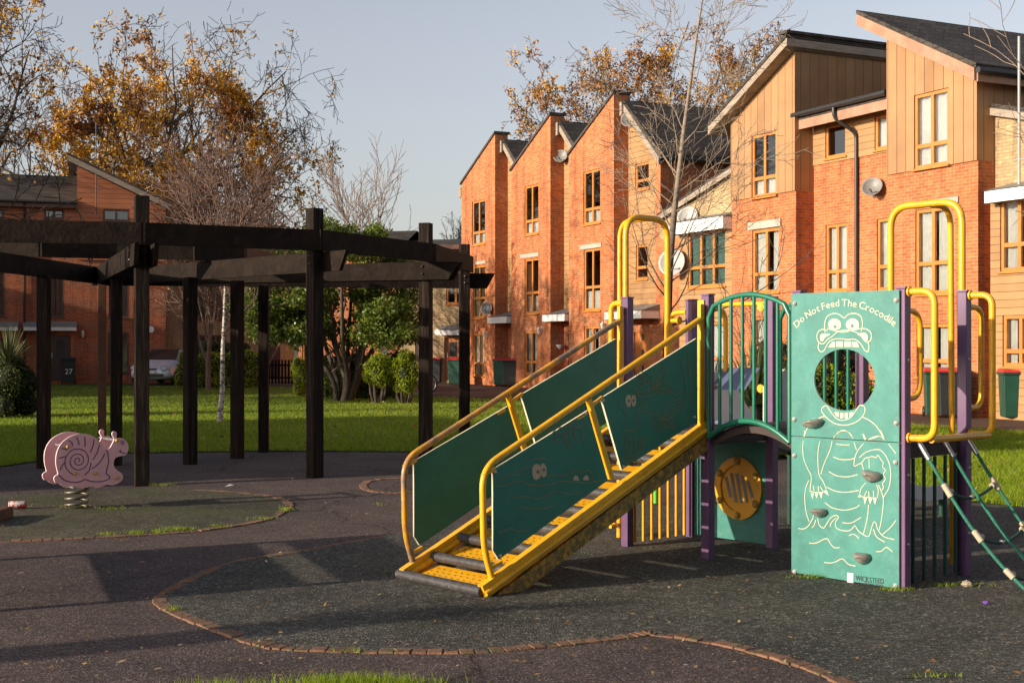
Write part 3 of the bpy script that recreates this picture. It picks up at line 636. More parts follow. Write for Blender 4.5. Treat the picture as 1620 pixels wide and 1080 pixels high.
def wall_lamp(p,rz,label):
    o=empty('wall_lamp',p,rz,label,'wall lamp','wall lamps beside doors'); b=MB(); b.box(-.03,.03,-.02,0,-.1,.16); b.tube([(0,-.01,.1),(0,-.12,.16),(0,-.12,.1)],.012,6); b.obj('bracket',M['white'],o)
    b=MB(); b.lathe([(.03,-.12),(.07,.06),(.08,.07),(.02,.13)],(0,-.12,0),8); b.obj('lantern',M['white'],o)
for px,py,pl,lab in ((771,530,A,'small white wall lamp on the leftmost tall brick house'),(857,523,A,'small white wall lamp on the middle tall brick house'),(958,516,A,'small white wall lamp behind the upper green ramp panel'),(131,529,L,'white lantern on the left red brick wall beside the brown door')):
    t,z=pl.uv(px,py,0); wall_lamp(pl.w(t,0,z),pl.a,lab)
# hanging basket
t,z=F(882,545,.2); o=empty('hanging_basket',A.w(t,.3,z),A.a,'small white flower basket hanging by the middle tall brick house','hanging basket')
b=MB(); b.lathe([(.02,-.16),(.1,-.1),(.15,0)],(0,0,0),10); b.obj('bowl',M['white'],o)
b=MB(); [b.tube([(.14*math.cos(k*2.1),.14*math.sin(k*2.1),0),(0,0,.42)],.006,4) for k in range(3)]; b.tube([(0,0,.42),(0,.25,.46)],.01,5); b.obj('chain',M['black'],o)
# alarm box & plates
for px,py,pl,nm,lab,m in ((239,521,L,'alarm_box','round white alarm box on the left red brick wall above the car','white'),(692,525,B,'alarm_box','round white alarm box on the low yellow brick house','white')):
    t,z=pl.uv(px,py,-.03); q=MB(); q.lathe([(.02,-.05),(.12,-.03),(.13,.0)],(0,0,0),14,axis=(0,-1,0)); o=q.obj(nm,M[m]); o.location=pl.w(t,-.03,z); o.rotation_euler=(0,0,pl.a); tag(o,lab,'alarm box')
# white aerial pole at right edge
t,z=F(1615,200,.2); q=MB(); q.tube([(0,0,-1.6),(0,0,1.6)],.03,6); q.tube([(-.15,0,-1.0),(.15,0,-1.0)],.015,5); o=q.obj('aerial_pole',M['dish_white']); o.location=A.w(t,.15,z+.3); o.rotation_euler=(0,0,A.a); tag(o,'white aerial pole on the yellow brick wall at the right edge','aerial')
t,z=FL(152,300,-.4); q=MB(); q.tube([(0,0,-1.2),(0,0,2.6)],.022,6); q.tube([(-.6,0,2.3),(.6,0,2.3)],.012,5); [q.tube([(x,-.2,2.3),(x,.2,2.3)],.008,4) for x in (-.5,-.25,0,.25,.5)]; o=q.obj('aerial_pole',M['gutter']); o.location=L.w(t,-.3,z+.2); o.rotation_euler=(0,0,L.a); tag(o,'thin dark roof aerial on the terracotta boarded gable','aerial')
# ============================================================ WHEELIE BINS
def bin_(name,body,lid,h=1.05,w_=.56,d_=.62):
    o=empty(name,(0,0,0)); b=MB(); bw,bd=w_*.45,d_*.44; tw,td=w_*.5,d_*.5; z0,z1=.06,h-.1
    b.add([(-bw,-bd,z0),(bw,-bd,z0),(bw,bd,z0),(-bw,bd,z0),(-tw,-td,z1),(tw,-td,z1),(tw,td,z1),(-tw,td,z1)],[(0,3,2,1),(4,5,6,7),(0,1,5,4),(1,2,6,5),(2,3,7,6),(3,0,4,7)])
    b.box(-tw-.03,tw+.03,-td-.03,td+.03,z1+.001,z1+.05); b.obj('bin_body',M[body],o,bevel=.015)
    l=MB(); l.add([(-tw-.035,-td-.05,z1+.053),(tw+.035,-td-.05,z1+.053),(tw+.035,td+.04,z1+.053),(-tw-.035,td+.04,z1+.053),(-tw,-td,z1+.1),(tw,-td,z1+.1),(tw,td,z1+.14),(-tw,td,z1+.14)],[(0,3,2,1),(4,5,6,7),(0,1,5,4),(1,2,6,5),(2,3,7,6),(3,0,4,7)])
    l.tube([(-tw,td+.07,z1+.08),(tw,td+.07,z1+.08)],.018,6); l.obj('lid',M[lid],o)
    for s_ in (-1,1):
        q=MB(); q.lathe([(.1,-.025),(.11,-.02),(.11,.02),(.1,.025)],(s_*bw*1.05,bd+.03,.11),12,axis=(1,0,0)); q.obj('wheel',M['black'],o)
    return o
M['bin_green']=pm('green_bin_plastic',(.012,.065,.042),.45,vs=4,var=.15); M['bin_red']=pm('red_bin_lid',(.5,.03,.03),.45,vs=4); M['bin_black']=pm('black_bin_plastic',(.022,.024,.026),.4,vs=4)
pg=bin_('wheelie_bin','bin_green','bin_red'); pb=bin_('wheelie_bin','bin_black','bin_red')
used={}
def put_bin(proto,px,pybase,rz,label):
    o=proto if proto not in used else copy_tree(proto); used[proto]=1
    x,y=G(px,pybase); o.location=(x,y,.01); o.rotation_euler=(0,0,rz); tag(o,label,'wheelie bin','wheelie bins outside the houses')
put_bin(pg,722,609,-.2,'green wheelie bin with red lid outside the canopied doorway of the low yellow house')
put_bin(pg,794,611,A.a+.9,'green wheelie bin left of a black one outside the leftmost tall brick house')
put_bin(pg,1483,660,A.a+.9,'green wheelie bin seen through the yellow handrails of the climbing frame')
put_bin(pg,1604,664,A.a+1.0,'green wheelie bin with red lid cut off by the right edge')
put_bin(pb,810,612,A.a+.9,'black wheelie bin beside the green one by the leftmost tall brick house')
put_bin(pb,689,606,-.2,'black wheelie bin with red lid behind the bicycle wheel')
put_bin(pb,1505,661,A.a+.9,'black wheelie bin beside the green one seen through the yellow handrails')
pk=bin_('wheelie_bin','bin_black','bin_black'); put_bin(pk,108,608,ang,'black wheelie bin with white number 27 painted on it beside the brown door')
def text_mesh(body,size,name,mats,parent=None,align='CENTER',extrude=.002,xf=None):
    c=bpy.data.curves.new('t','FONT'); c.body=body; c.size=size; c.align_x=align; c.extrude=extrude; c.resolution_u=3
    o=bpy.data.objects.new('t',c); SC.collection.objects.link(o); dg=bpy.context.evaluated_depsgraph_get(); me=bpy.data.meshes.new_from_object(o.evaluated_get(dg)); bpy.data.objects.remove(o); bpy.data.curves.remove(c)
    me.name=name; me.materials.clear(); me.materials.append(mats)
    r=bpy.data.objects.new(name,me); SC.collection.objects.link(r); r.parent=parent; return r
n27=text_mesh('27',.3,'painted_number',M['white'],pk); n27.location=(.02,-.325,.42); n27.rotation_euler=(R(87),0,0)
# ============================================================ CLIMBING FRAME  (local x = along u, local y = along v)
CFA=math.atan2(-.742,.670); CF0=(1.46,9.80)
frame=empty('climbing_frame',(CF0[0],CF0[1],0),CFA,'large yellow, green and purple climbing frame with ramp, bridge and engraved crocodile panel','climbing frame')
PU=Plane(CF0,CFA); PV=Plane(CF0,CFA+math.pi/2)      # PV: along v, back offset = -u
def U(px,py,y=0): a,z=PU.uv(px,py,y); return (a,y,z)            # point in the plane local y = const
def V_(px,py,x=0): a,z=PV.uv(px,py,-x); return (x,a,z)          # point in the plane local x = const
W_=.817; DP=.78; PH=1.965; ps=.036
# posts
for (x,y) in ((0,0),(-W_,0),(W_,0),(2*W_,0),(-W_,DP),(0,DP),(W_,DP),(2*W_,DP)):
    b=MB(); b.box(x-ps,x+ps,y-ps,y+ps,0,PH); b.obj('post',M['purple'],frame,bevel=.006)
    b=MB(); b.box(x-ps-.003,x+ps+.003,y-ps-.003,y+ps+.003,PH+.001,PH+.012); b.obj('post_cap',M['purple'],frame)
# decks
DK=.95
for x0 in (-W_,W_):
    b=MB(); b.box(x0+ps,x0+W_-ps,ps*.0,DP,DK-.02,DK); b.obj('deck',M['brown_deck'],frame)
    b=MB(); b.box(x0+ps,x0+W_-ps,-.012,.012,DK-.1,DK-.021); b.box(x0+ps,x0+W_-ps,DP-.012,DP+.012,DK-.1,DK-.021)
    b.box(x0+.015,x0+.03,ps,DP-ps,DK-.1,DK-.021); b.box(x0+W_-.03,x0+W_-.015,ps,DP-ps,DK-.1,DK-.021); b.obj('deck_edge',M['brown_deck'],frame)
# bridge between ramp platform and crocodile platform
def arc(x0,x1,zend,rise,y,n=16): return [(x0+(x1-x0)*i/n,y,zend+rise*(1-(2*i/n-1)**2)) for i in range(n+1)]
b=MB(); A1=arc(ps,W_-ps,DK-.04,.12,.02); A2=arc(ps,W_-ps,DK-.04,.12,DP-.02)
b.add(A1+A2,[(i,i+1,i+18,i+17) for i in range(16)],True); b.add([(p[0],p[1],p[2]-.07) for p in A1]+A1,[(i,i+1,i+18,i+17) for i in range(16)]); b.obj('bridge_deck',M['brown_deck'],frame)
for y in (-.045,DP+.045):
    b=MB(); up_=arc(ps+.01,W_-ps-.01,1.86,.1,y); lo_=arc(ps+.01,W_-ps-.01,.915,.135,y)
    b.tube([(ps+.01,y,.915)]+[(ps+.01,y,1.8)]+up_[1:-1]+[(W_-ps-.01,y,1.8),(W_-ps-.01,y,.915)],.019,8)
    b.tube(lo_,.022,8)
    for i in range(1,7):
        t=i/7; x=ps+.01+(W_-2*ps-.02)*t; k=1-(2*t-1)**2
        b.tube([(x,y,.915+.135*k),(x,y,1.86+.1*k)],.0135,8)
    b.obj('bridge_rail',M['green_tube'],frame)
# low teal panel with porthole disc under the back of the bridge (between p3 and q1)
yb=DP
b=MB(); b.box(-W_+ps,-ps,yb-.008,yb+.008,.03,DK-.12); b.obj('low_panel',M['teal'],frame)
cx_,_,cz_=U(1168,772,yb-.02); 
b=MB(); n=40; ring=lambda r,rz,y:[(cx_+r*math.cos(2*math.pi*i/n)*(1+.012*math.sin(5*2*math.pi*i/n)),y,cz_+rz*math.sin(2*math.pi*i/n)) for i in range(n)]
b.add(ring(.235,.25,yb-.03)+ring(.175,.185,yb-.03),[(i,(i+1)%n,n+(i+1)%n,n+i) for i in range(n)]); b.add(ring(.235,.25,yb-.03)+ring(.235,.25,yb-.009),[(i,(i+1)%n,n+(i+1)%n,n+i) for i in range(n)])
b.add(ring(.175,.185,yb-.03)+ring(.175,.185,yb-.014),[(i,n+i,n+(i+1)%n,(i+1)%n) for i in range(n)]); b.add(ring(.175,.185,yb-.014),[tuple(range(n))])
disc=b.obj('porthole_disc',M['yellow'],frame)
b=MB()
for i in range(6):
    a=2*math.pi*(i+.5)/6; b.lathe([(.03,0),(.03,.008),(.018,.022),(0,.025)],(cx_+.205*math.cos(a),yb-.031,cz_+.217*math.sin(a)),12,axis=(0,-1,0))
b.obj('cap_nut',M['brass'],disc)
b=MB()
for i,(dx,hh) in enumerate(((-.11,.09),(-.055,.13),(0,.13),(.055,.12),(.11,.07))):
    b.beam((cx_+dx-.02,yb-.017,cz_+hh*.9),(cx_+dx+.03,yb-.017,cz_-hh*.9),.003,.028,up=(1,0,0))
b.obj('disc_slot',M['dish'],disc)
# ------------------------- crocodile climbing panel
yp=-.05
xl,_,zt=U(1253,462,yp); xr=U(1423,459,yp)[0]; zt=1.955; zs=(U(1253,690,yp)[2]+U(1423,699,yp)[2])/2; zb=.015
T=.014
hx,_,hz=U(1336,600.5,yp); hr=(U(1384,600,yp)[0]-U(1288,600,yp)[0])/2; hrz=(U(1336,552,yp)[2]-U(1336,649,yp)[2])/2
def croc_upper():
    b=MB(); K=72; inn=[]; out=[]
    angs=sorted([2*math.pi*i/K for i in range(K)]+[math.atan2(z-hz,x-hx)%(2*math.pi) for x in (xl,xr) for z in (zs+.003,zt)])
    for a in angs:
        c,s_=math.cos(a),math.sin(a); inn.append((hx+hr*c,hz+hrz*s_))
        ts=[]; 
        if abs(c)>1e-9: ts.append(((xr if c>0 else xl)-hx)/c)
        if abs(s_)>1e-9: ts.append(((zt if s_>0 else zs+.003)-hz)/s_)
        t=min(ts); out.append((hx+t*c,hz+t*s_))
    k=len(angs); f=yp-T/2; g=yp+T/2
    b.add([(x,f,z) for x,z in inn]+[(x,f,z) for x,z in out],[(i,k+i,k+(i+1)%k,(i+1)%k) for i in range(k)],m=0)
    b.add([(x,g,z) for x,z in inn]+[(x,g,z) for x,z in out],[((i+1)%k,k+(i+1)%k,k+i,i) for i in range(k)],m=0)
    b.add([(x,f,z) for x,z in inn]+[(x,g,z) for x,z in inn],[((i+1)%k,k+(i+1)%k,k+i,i) for i in range(k)],m=1)
    b.add([(x,f,z) for x,z in out]+[(x,g,z) for x,z in out],[(i,k+i,k+(i+1)%k,(i+1)%k) for i in range(k)],m=1)
    return b
pu=croc_upper().obj('crocodile_panel',[M['teal'],M['cream']],frame)
b=MB(); b.box(xl,xr,yp-T/2,yp+T/2,zb,zs-.003); b.f; 
pl_=b.obj('lower_crocodile_panel',[M['teal'],M['cream']],frame)
for p in pl_.data.polygons:
    if abs(p.normal.y)<.5: p.material_index=1
# engraved lines drawn as thin inlays on the panel face
ye=yp-T/2-.0015
def ribbon(mb,pts3,wd,nrm):      # flat ribbon along a path, lying on a face
    P=[Vector(p) for p in pts3]; nv=Vector(nrm); L_=[];R_=[]
    for i,p in enumerate(P):
        t=(P[min(i+1,len(P)-1)]-P[max(i-1,0)]); t=t.normalized() if t.length>1e-9 else Vector((1,0,0)); s_=t.cross(nv)*(wd/2)
        L_.append(p+s_); R_.append(p-s_)
    k=len(P); lift=nv*.0012
    mb.add([q+lift for q in L_]+[q+lift for q in R_],[(i,i+1,k+i+1,k+i) for i in range(k-1)])
    mb.add(L_+[q+lift for q in L_],[(i,k+i,k+i+1,i+1) for i in range(k-1)]); mb.add(R_+[q+lift for q in R_],[(i,i+1,k+i+1,k+i) for i in range(k-1)])
c5=lambda x,y:(1240+x*200/864,450+y*.2315)
c6=lambda x,y:(1240+x*200/831,680+y*.2407)
def strokes(lst,cv,proj,m,name,parent,wd=.007,nrm=(0,-1,0),closed=False,off=(0,0,0)):
    mb=MB(off)
    for s_ in lst:
        pts=[Vector(proj(*cv(*p))) for p in s_]
        ribbon(mb,smooth(pts,6),wd,nrm)
    return mb.obj(name,M[m],parent)
UP=lambda px,py:U(px,py,ye)
face=[[(283,330),(280,290),(283,250),(300,215),(340,198),(380,205),(413,228),(440,205),(480,197),(520,210),(536,245),(537,295),(530,318)],
 [(300,315),(262,306),(235,325),(226,360),(240,395),(270,405),(300,375),(330,355),(370,322),(420,312),(470,318),(510,335),(535,360),(560,388),(590,385),(600,350),(590,322),(560,303),(520,303)],
 [(240,400),(235,430),(250,458),(275,450),(300,405),(330,378),(380,370),(440,375),(490,375),(530,410),(555,450),(578,455),(582,420),(575,395)],
 [(300,300),(340,312),(400,325),(470,312),(530,300)],
  [(282,827),(262,845),(262,870),(300,915),(350,948),(415,960),(480,945),(530,910),(555,865),(548,830),(520,825),(500,850),(460,905),(415,925),(370,920),(330,880),(300,835),(282,827)],
  [(238,915),(262,903),(285,900)],[(540,905),(590,930),(640,975),(690,1062)],[(168,970),(150,1005),(140,1040)],
 [(340,1048),(360,1020),(405,995),(450,1015),(475,1050)],[(580,1058),(620,1045),(660,1035),(690,1062)],[(540,1020),(555,1062)]]
strokes(face,c5,UP,'pale','engraving',pu,.0058)
def blob(lst,cv,proj,m,name,parent,nrm=Vector((0,-1,0)),lift=.0005,sm=True):
    mb=MB()
    for s_ in lst:
        pts=[Vector(proj(*cv(*p)))+nrm*lift for p in s_]
        if sm: pts=smooth(pts,4,True)
        c=sum(pts,Vector())/len(pts); k=len(pts)
        mb.add([c+nrm*.001]+[p+nrm*.001 for p in pts]+[p for p in pts],[(0,1+i,1+(i+1)%k) for i in range(k)]+[(1+i,1+k+i,1+k+(i+1)%k,1+(i+1)%k) for i in range(k)])
    return mb.obj(name,M[m],parent)
blob([[(305,280),(315,245),(348,233),(382,248),(392,285),(370,308),(325,303)],[(425,275),(440,243),(475,232),(505,248),(515,285),(495,308),(440,302)],
 [(250,380),(252,345),(275,335),(318,340),(285,360),(268,385)],[(505,340),(545,328),(572,345),(572,380),(545,375),(525,352)]],c5,UP,'pale','white_inlay',pu)
blob([[(303,430),(330,392),(350,388),(352,427)],[(358,388),(405,388),(406,425),(360,426)],[(414,388),(462,388),(463,425),(415,426)],[(470,388),(500,392),(518,428),(472,427)],
 [(345,872),(375,870),(377,905),(360,900)],[(384,876),(408,877),(408,912),(386,912)],[(416,878),(441,876),(439,914),(417,914)],[(449,874),(475,870),(470,900),(449,908)]],c5,UP,'pale','teeth',pu,sm=False)
blob([[(340,290),(350,276),(364,287),(352,300)],[(458,283),(468,268),(480,282),(470,296)]],c5,UP,'pupil','pupil',pu,lift=.002)
body=[[(128,68),(125,130),(132,190),(155,250),(180,300),(178,350),(172,400)],[(238,72),(226,140),(225,220),(233,295),(255,330),(280,385)],[(318,72),(305,130),(270,210),(243,290)],
 [(330,50),(350,20),(385,5),(420,12),(455,50)],[(345,90),(390,97),(432,97)],[(325,175),(370,192),(430,193),(465,185)],[(296,272),(350,300),(420,306),(488,292)],[(285,375),(340,400),(410,408),(495,395)],[(270,475),(320,510),(400,525),(470,510),(500,490)],[(385,608),(440,610),(480,590),(508,572)],
 [(462,80),(478,130)],[(525,88),(490,130),(468,180),(463,235),(490,225),(512,215),(535,185),(560,180),(580,172),(605,180),(620,165),(640,195),(655,215),(650,240),(668,265),(655,290),(668,320),(650,350),(655,375),(645,395)],
 [(497,180),(540,145),(590,130),(632,130),(668,165),(695,225),(703,300),(690,380),(655,440)],[(512,215),(522,250),(535,290)],[(560,190),(563,250)],[(540,345),(510,380),(500,415)],[(610,358),(622,400),(615,445)],[(622,358),(640,400),(655,455),(650,530),(640,600),(628,655)],
 [(172,405),(182,403),(200,408),(220,408),(240,410),(262,405),(280,392)],[(195,365),(200,400)],[(228,368),(228,402)],[(240,370),(258,400)],[(495,425),(510,435),(530,440),(555,440),(580,445),(610,445)],[(545,400),(530,432)],[(558,402),(560,436)],[(588,398),(592,440)],
 [(165,330),(145,380),(138,450),(148,540),(168,602)],[(558,490),(552,560),(540,620),(524,680)],
 [(96,645),(130,648),(160,630),(190,580),(195,545),(180,540)],[(210,590),(200,625),(185,640)],[(222,580),(235,625),(262,642),(285,610),(310,575),(340,560),(360,572),(340,605),(345,640),(380,658),(430,660),(455,640),(468,628),(490,660),(530,690),(560,695),(575,650),(590,605),(605,610),(620,655),(660,700),(728,718)],[(345,575),(315,605),(305,635)],[(590,650),(610,700),(665,735)],[(650,685),(700,640),(738,592)],
 [(428,692),(462,683),(495,712)],[(168,742),(215,740),(280,712),(310,750),(335,772),(368,770)],[(265,868),(300,872),(340,865),(385,845),(425,880),(472,892)],[(608,797),(640,795),(675,770),(715,800)],[(140,0),(133,40)],[(525,28),(540,62)],[(556,62),(600,42),(635,40),(662,66)],[(635,0),(655,40)],[(690,92),(738,155)]]
strokes(body,c6,UP,'pale','engraving',pl_,.005)
blob([[(178,415),(198,415),(190,452)],[(204,415),(226,415),(218,450)],[(232,413),(256,412),(248,450)],[(262,405),(285,398),(296,430)],[(486,440),(500,420),(516,438)],[(525,445),(548,445),(532,488)],[(557,447),(582,449),(568,488)],[(588,450),(612,450),(600,490)]],c6,UP,'pale','claws',pl_,sm=False)
# lettering set on an arc
def arc_text(s_,pts,size,m,name,parent,y):
    P=smooth([Vector(UP(*p)) for p in pts],24); cum=[0]
    for a,b_ in zip(P,P[1:]): cum.append(cum[-1]+(b_-a).length)
    objs=[]; widths=[]
    for ch in s_:
        if ch==' ': widths.append(None); continue
        widths.append(ch)
    res=[]
    for ch in widths:
        if ch is None: res.append((None,size*.16)); continue
        o=text_mesh(ch,size,'t',M[m],None,'LEFT',.001); xs=[v.co.x for v in o.data.vertices]; res.append((o,max(xs)-min(xs)+size*.085,min(xs)))
    tot=sum(r[1] for r in res); k=cum[-1]/tot; pos=0; mb=MB()
    for r in res:
        wd=r[1]*k
        if r[0] is not None:
            mid=pos+wd/2; j=next((i for i in range(1,len(cum)) if cum[i]>=mid),len(cum)-1); f=(mid-cum[j-1])/max(1e-9,cum[j]-cum[j-1]); p=P[j-1].lerp(P[j],f); t=(P[j]-P[j-1]).normalized(); up=Vector((0,-1,0)).cross(t)*-1
            if up.z<0: up=-up
            me=r[0].data; xs=[v.co.x for v in me.vertices]; xm=(max(xs)+min(xs))/2
            mb.add([p+t*((v.co.x-xm)*min(k,1.15))+up*v.co.y+Vector((0,y-p.y-v.co.z,0)) for v in me.vertices],[tuple(q.vertices) for q in me.polygons])
            bpy.data.objects.remove(r[0]); bpy.data.meshes.remove(me)
        pos+=wd
    return mb.obj(name,M[m],parent)
arc_text('Do Not Feed The Crocodile',[c5(86,300),c5(150,240),c5(240,185),c5(330,155),c5(420,148),c5(510,160),c5(600,192),c5(690,240),c5(755,290)],.068,'pale','lettering',pu,ye-.0005)
arc_text('WICKSTEED',[c6(470,985),c6(565,1000),c6(660,1010)],.05,'ink','lettering',pl_,ye-.0005)
arc_text('playscapes',[c6(528,1012),c6(590,1020),c6(656,1029)],.027,'ink','lettering',pl_,ye-.0005)
b=MB(); p0=UP(*c6(418,935)); p1=UP(*c6(458,1010)); b.box(p0[0],p1[0],ye-.003,ye,p1[2],p0[2]); b.obj('maker_plate',M['white'],pl_)
b=MB()
for q in ((75,130),(768,108),(72,920),(768,946)):
    p=UP(*c5(*q)); b.lathe([(.016,0),(.016,.006),(.007,.008),(.007,.011),(0,.012)],(p[0],ye,p[2]),12,axis=(0,-1,0))
b.obj('bolt',M['washer'],pu); b=MB()
for q in ((70,167),(72,930),(735,213),(735,1022)):
    p=UP(*c6(*q)); b.lathe([(.016,0),(.016,.006),(.007,.008),(.007,.011),(0,.012)],(p[0],ye,p[2]),12,axis=(0,-1,0))
b.obj('bolt',M['washer'],pl_)
rh=random.Random(5)
for (q,cv,sx,sz,an) in (((205,948),c5,.075,.042,.5),((583,298),c6,.062,.055,-.4),((238,538),c6,.055,.042,.2),((520,835),c6,.055,.055,0)):
    p=UP(*cv(*q)); b=MB(); n1,n2=9,12; vs=[];
    for i in range(n1+1):
        ph=math.pi/2*i/n1
        for j in range(n2):
            th=2*math.pi*j/n2; rr=math.cos(ph)*(1+.22*math.cos(2*th+an)+.12*math.sin(3*th)); 
            x=sx*rr*math.cos(th); z=sz*rr*math.sin(th)*(1.0 if math.sin(th)<0 else .75); y_=-.075*math.sin(ph)*(1+.35*math.cos(th-1.2+an))
            x2=x*math.cos(an*.5)-z*math.sin(an*.5); z2=x*math.sin(an*.5)+z*math.cos(an*.5)
            vs.append((p[0]+x2,ye+y_,p[2]+z2+.25*y_*-1*.3))
    b.add(vs,[(i*n2+j,(i+1)*n2+j,(i+1)*n2+(j+1)%n2,i*n2+(j+1)%n2) for i in range(n1) for j in range(n2)],True); b.obj('hand_hold',M['hold'],pl_)
# ------------------------- handrail loops, hoops, poles
def tubeobj(name,pts,r,m,parent=frame,n=10): b=MB(); b.tube(pts,r,n); return b.obj(name,M[m],parent)
def D_rail(x,y,dx,dy,zt_,zb_,r=.021,m='yellow'):
    pts=[(x,y,zt_),(x+dx,y+dy,zt_),(x+dx,y+dy,zb_),(x,y,zb_)]
    tubeobj('grab_rail',rounded(pts,.14,7),r,m)
    for z in (zt_,zb_):
        b=MB(); d=Vector((dx,dy,0)).normalized(); c=Vector((x,y,z))+d*.012; b.lathe([(.034,-.006),(.034,.006)],c,12,axis=d); b.obj('flange',M['yellow'],frame)
# net side of crocodile platform (outward = +x)
D_rail(2*W_+ps,0,.19,0,1.945,.995,.023); D_rail(2*W_+ps,DP,.17,0,1.94,.985,.023)
tubeobj('low_bar',[(2*W_+.19,.02,.99),(2*W_+.19,DP-.02,.985)],.024,'yellow')
# pole side of crocodile platform (outward = +y)
f0,f1=.28,.966; hx0,hx1=W_+f0*W_,W_+f1*W_
def hoop(pts,rr=.025): tubeobj('tall_hoop',rounded(pts,.16,8),rr,'yellow',n=12)
hoop([(hx0,DP+.02,DK-.1),(hx0,DP+.02,2.60),(hx1,DP+.02,2.60),(hx1,DP+.02,DK-.1)])
mx_=(hx0+hx1)/2
tubeobj('slide_pole',rounded([(mx_,DP+.02,2.60),(mx_,DP+.36,2.60),(mx_+.02,DP+.36,0)],.15,8),.022,'yellow')
D_rail(hx0,DP+.02,0,.40,1.85,1.2,.021); D_rail(2*W_,DP+ps,0,.2,1.86,1.16,.02)
# ramp platform: hoop on the far left side (outward = -x)
def hoopx(pts,rr=.025): tubeobj('tall_hoop',rounded(pts,.16,8),rr,'yellow',n=12)
g0,g1=-.0,.68
hoopx([(-W_-.045,g0*DP+.03,DK-.1),(-W_-.045,g0*DP+.03,2.62),(-W_-.045,g1*DP,2.62),(-W_-.045,g1*DP,DK-.1)])
tubeobj('slide_pole',rounded([(-W_-.045,.3,2.62),(-W_-.36,.3,2.62),(-W_-.37,.3,0)],.15,8),.022,'yellow')
D_rail(-W_-ps,0,-.14,0,1.93,1.05,.022); D_rail(-W_-ps,DP,-.2,0,1.87,1.1,.02); D_rail(-W_-ps,DP-.1,-.14,0,1.8,1.2,.018)
tubeobj('step_hook',rounded([(-W_-.36,.3,.3),(-W_-.5,.24,.3),(-W_-.5,.2,.14),(-W_-.3,.2,.12),(-W_-.3,.12,.12)],.07,6),.018,'yellow')
# yellow bars closing the side under the ramp platform
b=MB(); 
for i in range(7):
    y=.09+i*(DP-.18)/6; b.tube([(-W_,y,.03),(-W_,y,DK-.1)],.0125,8)
b.tube([(-W_,ps,DK-.11),(-W_,DP-ps,DK-.11)],.014,8); b.obj('under_bars',M['yellow'],frame)
b=MB()
for i in range(5):
    y=.12+i*(DP-.24)/4; b.tube([(2*W_,y,.03),(2*W_,y,DK-.1)],.0125,8)
b.obj('under_bars',M['rope_dark'],frame)
# slide entry rails
tubeobj('slide_bar',rounded([(-W_+.03,DP+.12,1.93),(-ps+.0,DP+.12,1.93)],.05),.019,'yellow')
tubeobj('slide_bar',rounded([(.04,DP+.1,1.9),(W_-.04,DP+.1,1.9)],.05),.017,'yellow')
for x in (-W_+.12,-.16): D_rail(x,DP+.06,0,.24,1.9,1.25,.02)
# ------------------------- slide
b=MB()
x0,x1=-W_+.1,-.1; ys0=DP+.02
prof=[(0,DK),(.35,DK-.02),(.7,DK-.18),(1.3,.62),(1.9,.34),(2.3,.22),(2.6,.2),(3.0,.2)]; prof=[(p.x,p.y) for p in smooth([(a,z_,0) for a,z_ in prof],4)]
k=len(prof)
b.add([(x,ys0+a,z_) for x in (x0,x1) for a,z_ in prof],[(i,k+i,k+i+1,i+1) for i in range(k-1)],True); b.obj('slide_bed',M['slide_bed'],frame)
for x,s_ in ((x0,-1),(x1,1)):
    b=MB(); hgt=lambda a:.12+.34*max(0,1-abs(a-.25)/.6) if a<.8 else .1
    o_=[(x+s_*.03*q,ys0+a,z_+(hgt(a) if hh else -.03)) for q in (0,1) for hh in (0,1) for a,z_ in prof]
    b.add(o_,[(i,i+1,k+i+1,k+i) for i in range(k-1)]+[(2*k+i,3*k+i,3*k+i+1,2*k+i+1) for i in range(k-1)]+[(k+i,k+i+1,3*k+i+1,3*k+i) for i in range(k-1)]+[(0,k,3*k,2*k),(k-1,3*k-1,4*k-1,2*k-1)]); b.obj('slide_side',M['slide_white'],frame)
b=MB(); b.poly([(x0,ys0+.12,DK),(x1,ys0+.12,DK),(x1,ys0+.12,DK+.02),(x0,ys0+.12,DK+.02)]); b.add([(x0+.0,ys0+.1,DK+.28),(x0+.36,ys0+.1,DK+.28),(x0+.36,ys0+.3,DK+.46),(x0+.0,ys0+.3,DK+.46)],[(0,1,2,3)]); b.obj('slide_hood',M['slide_blue'],frame)
b=MB(); [b.tube([(x,ys0+2.7,0),(x,ys0+2.7,.2)],.025,8) for x in (x0,x1)]; [b.tube([(x,ys0+1.2,0),(x,ys0+1.2,.66)],.02,8) for x in (x0,x1)]; b.obj('slide_leg',M['rope_dark'],frame)
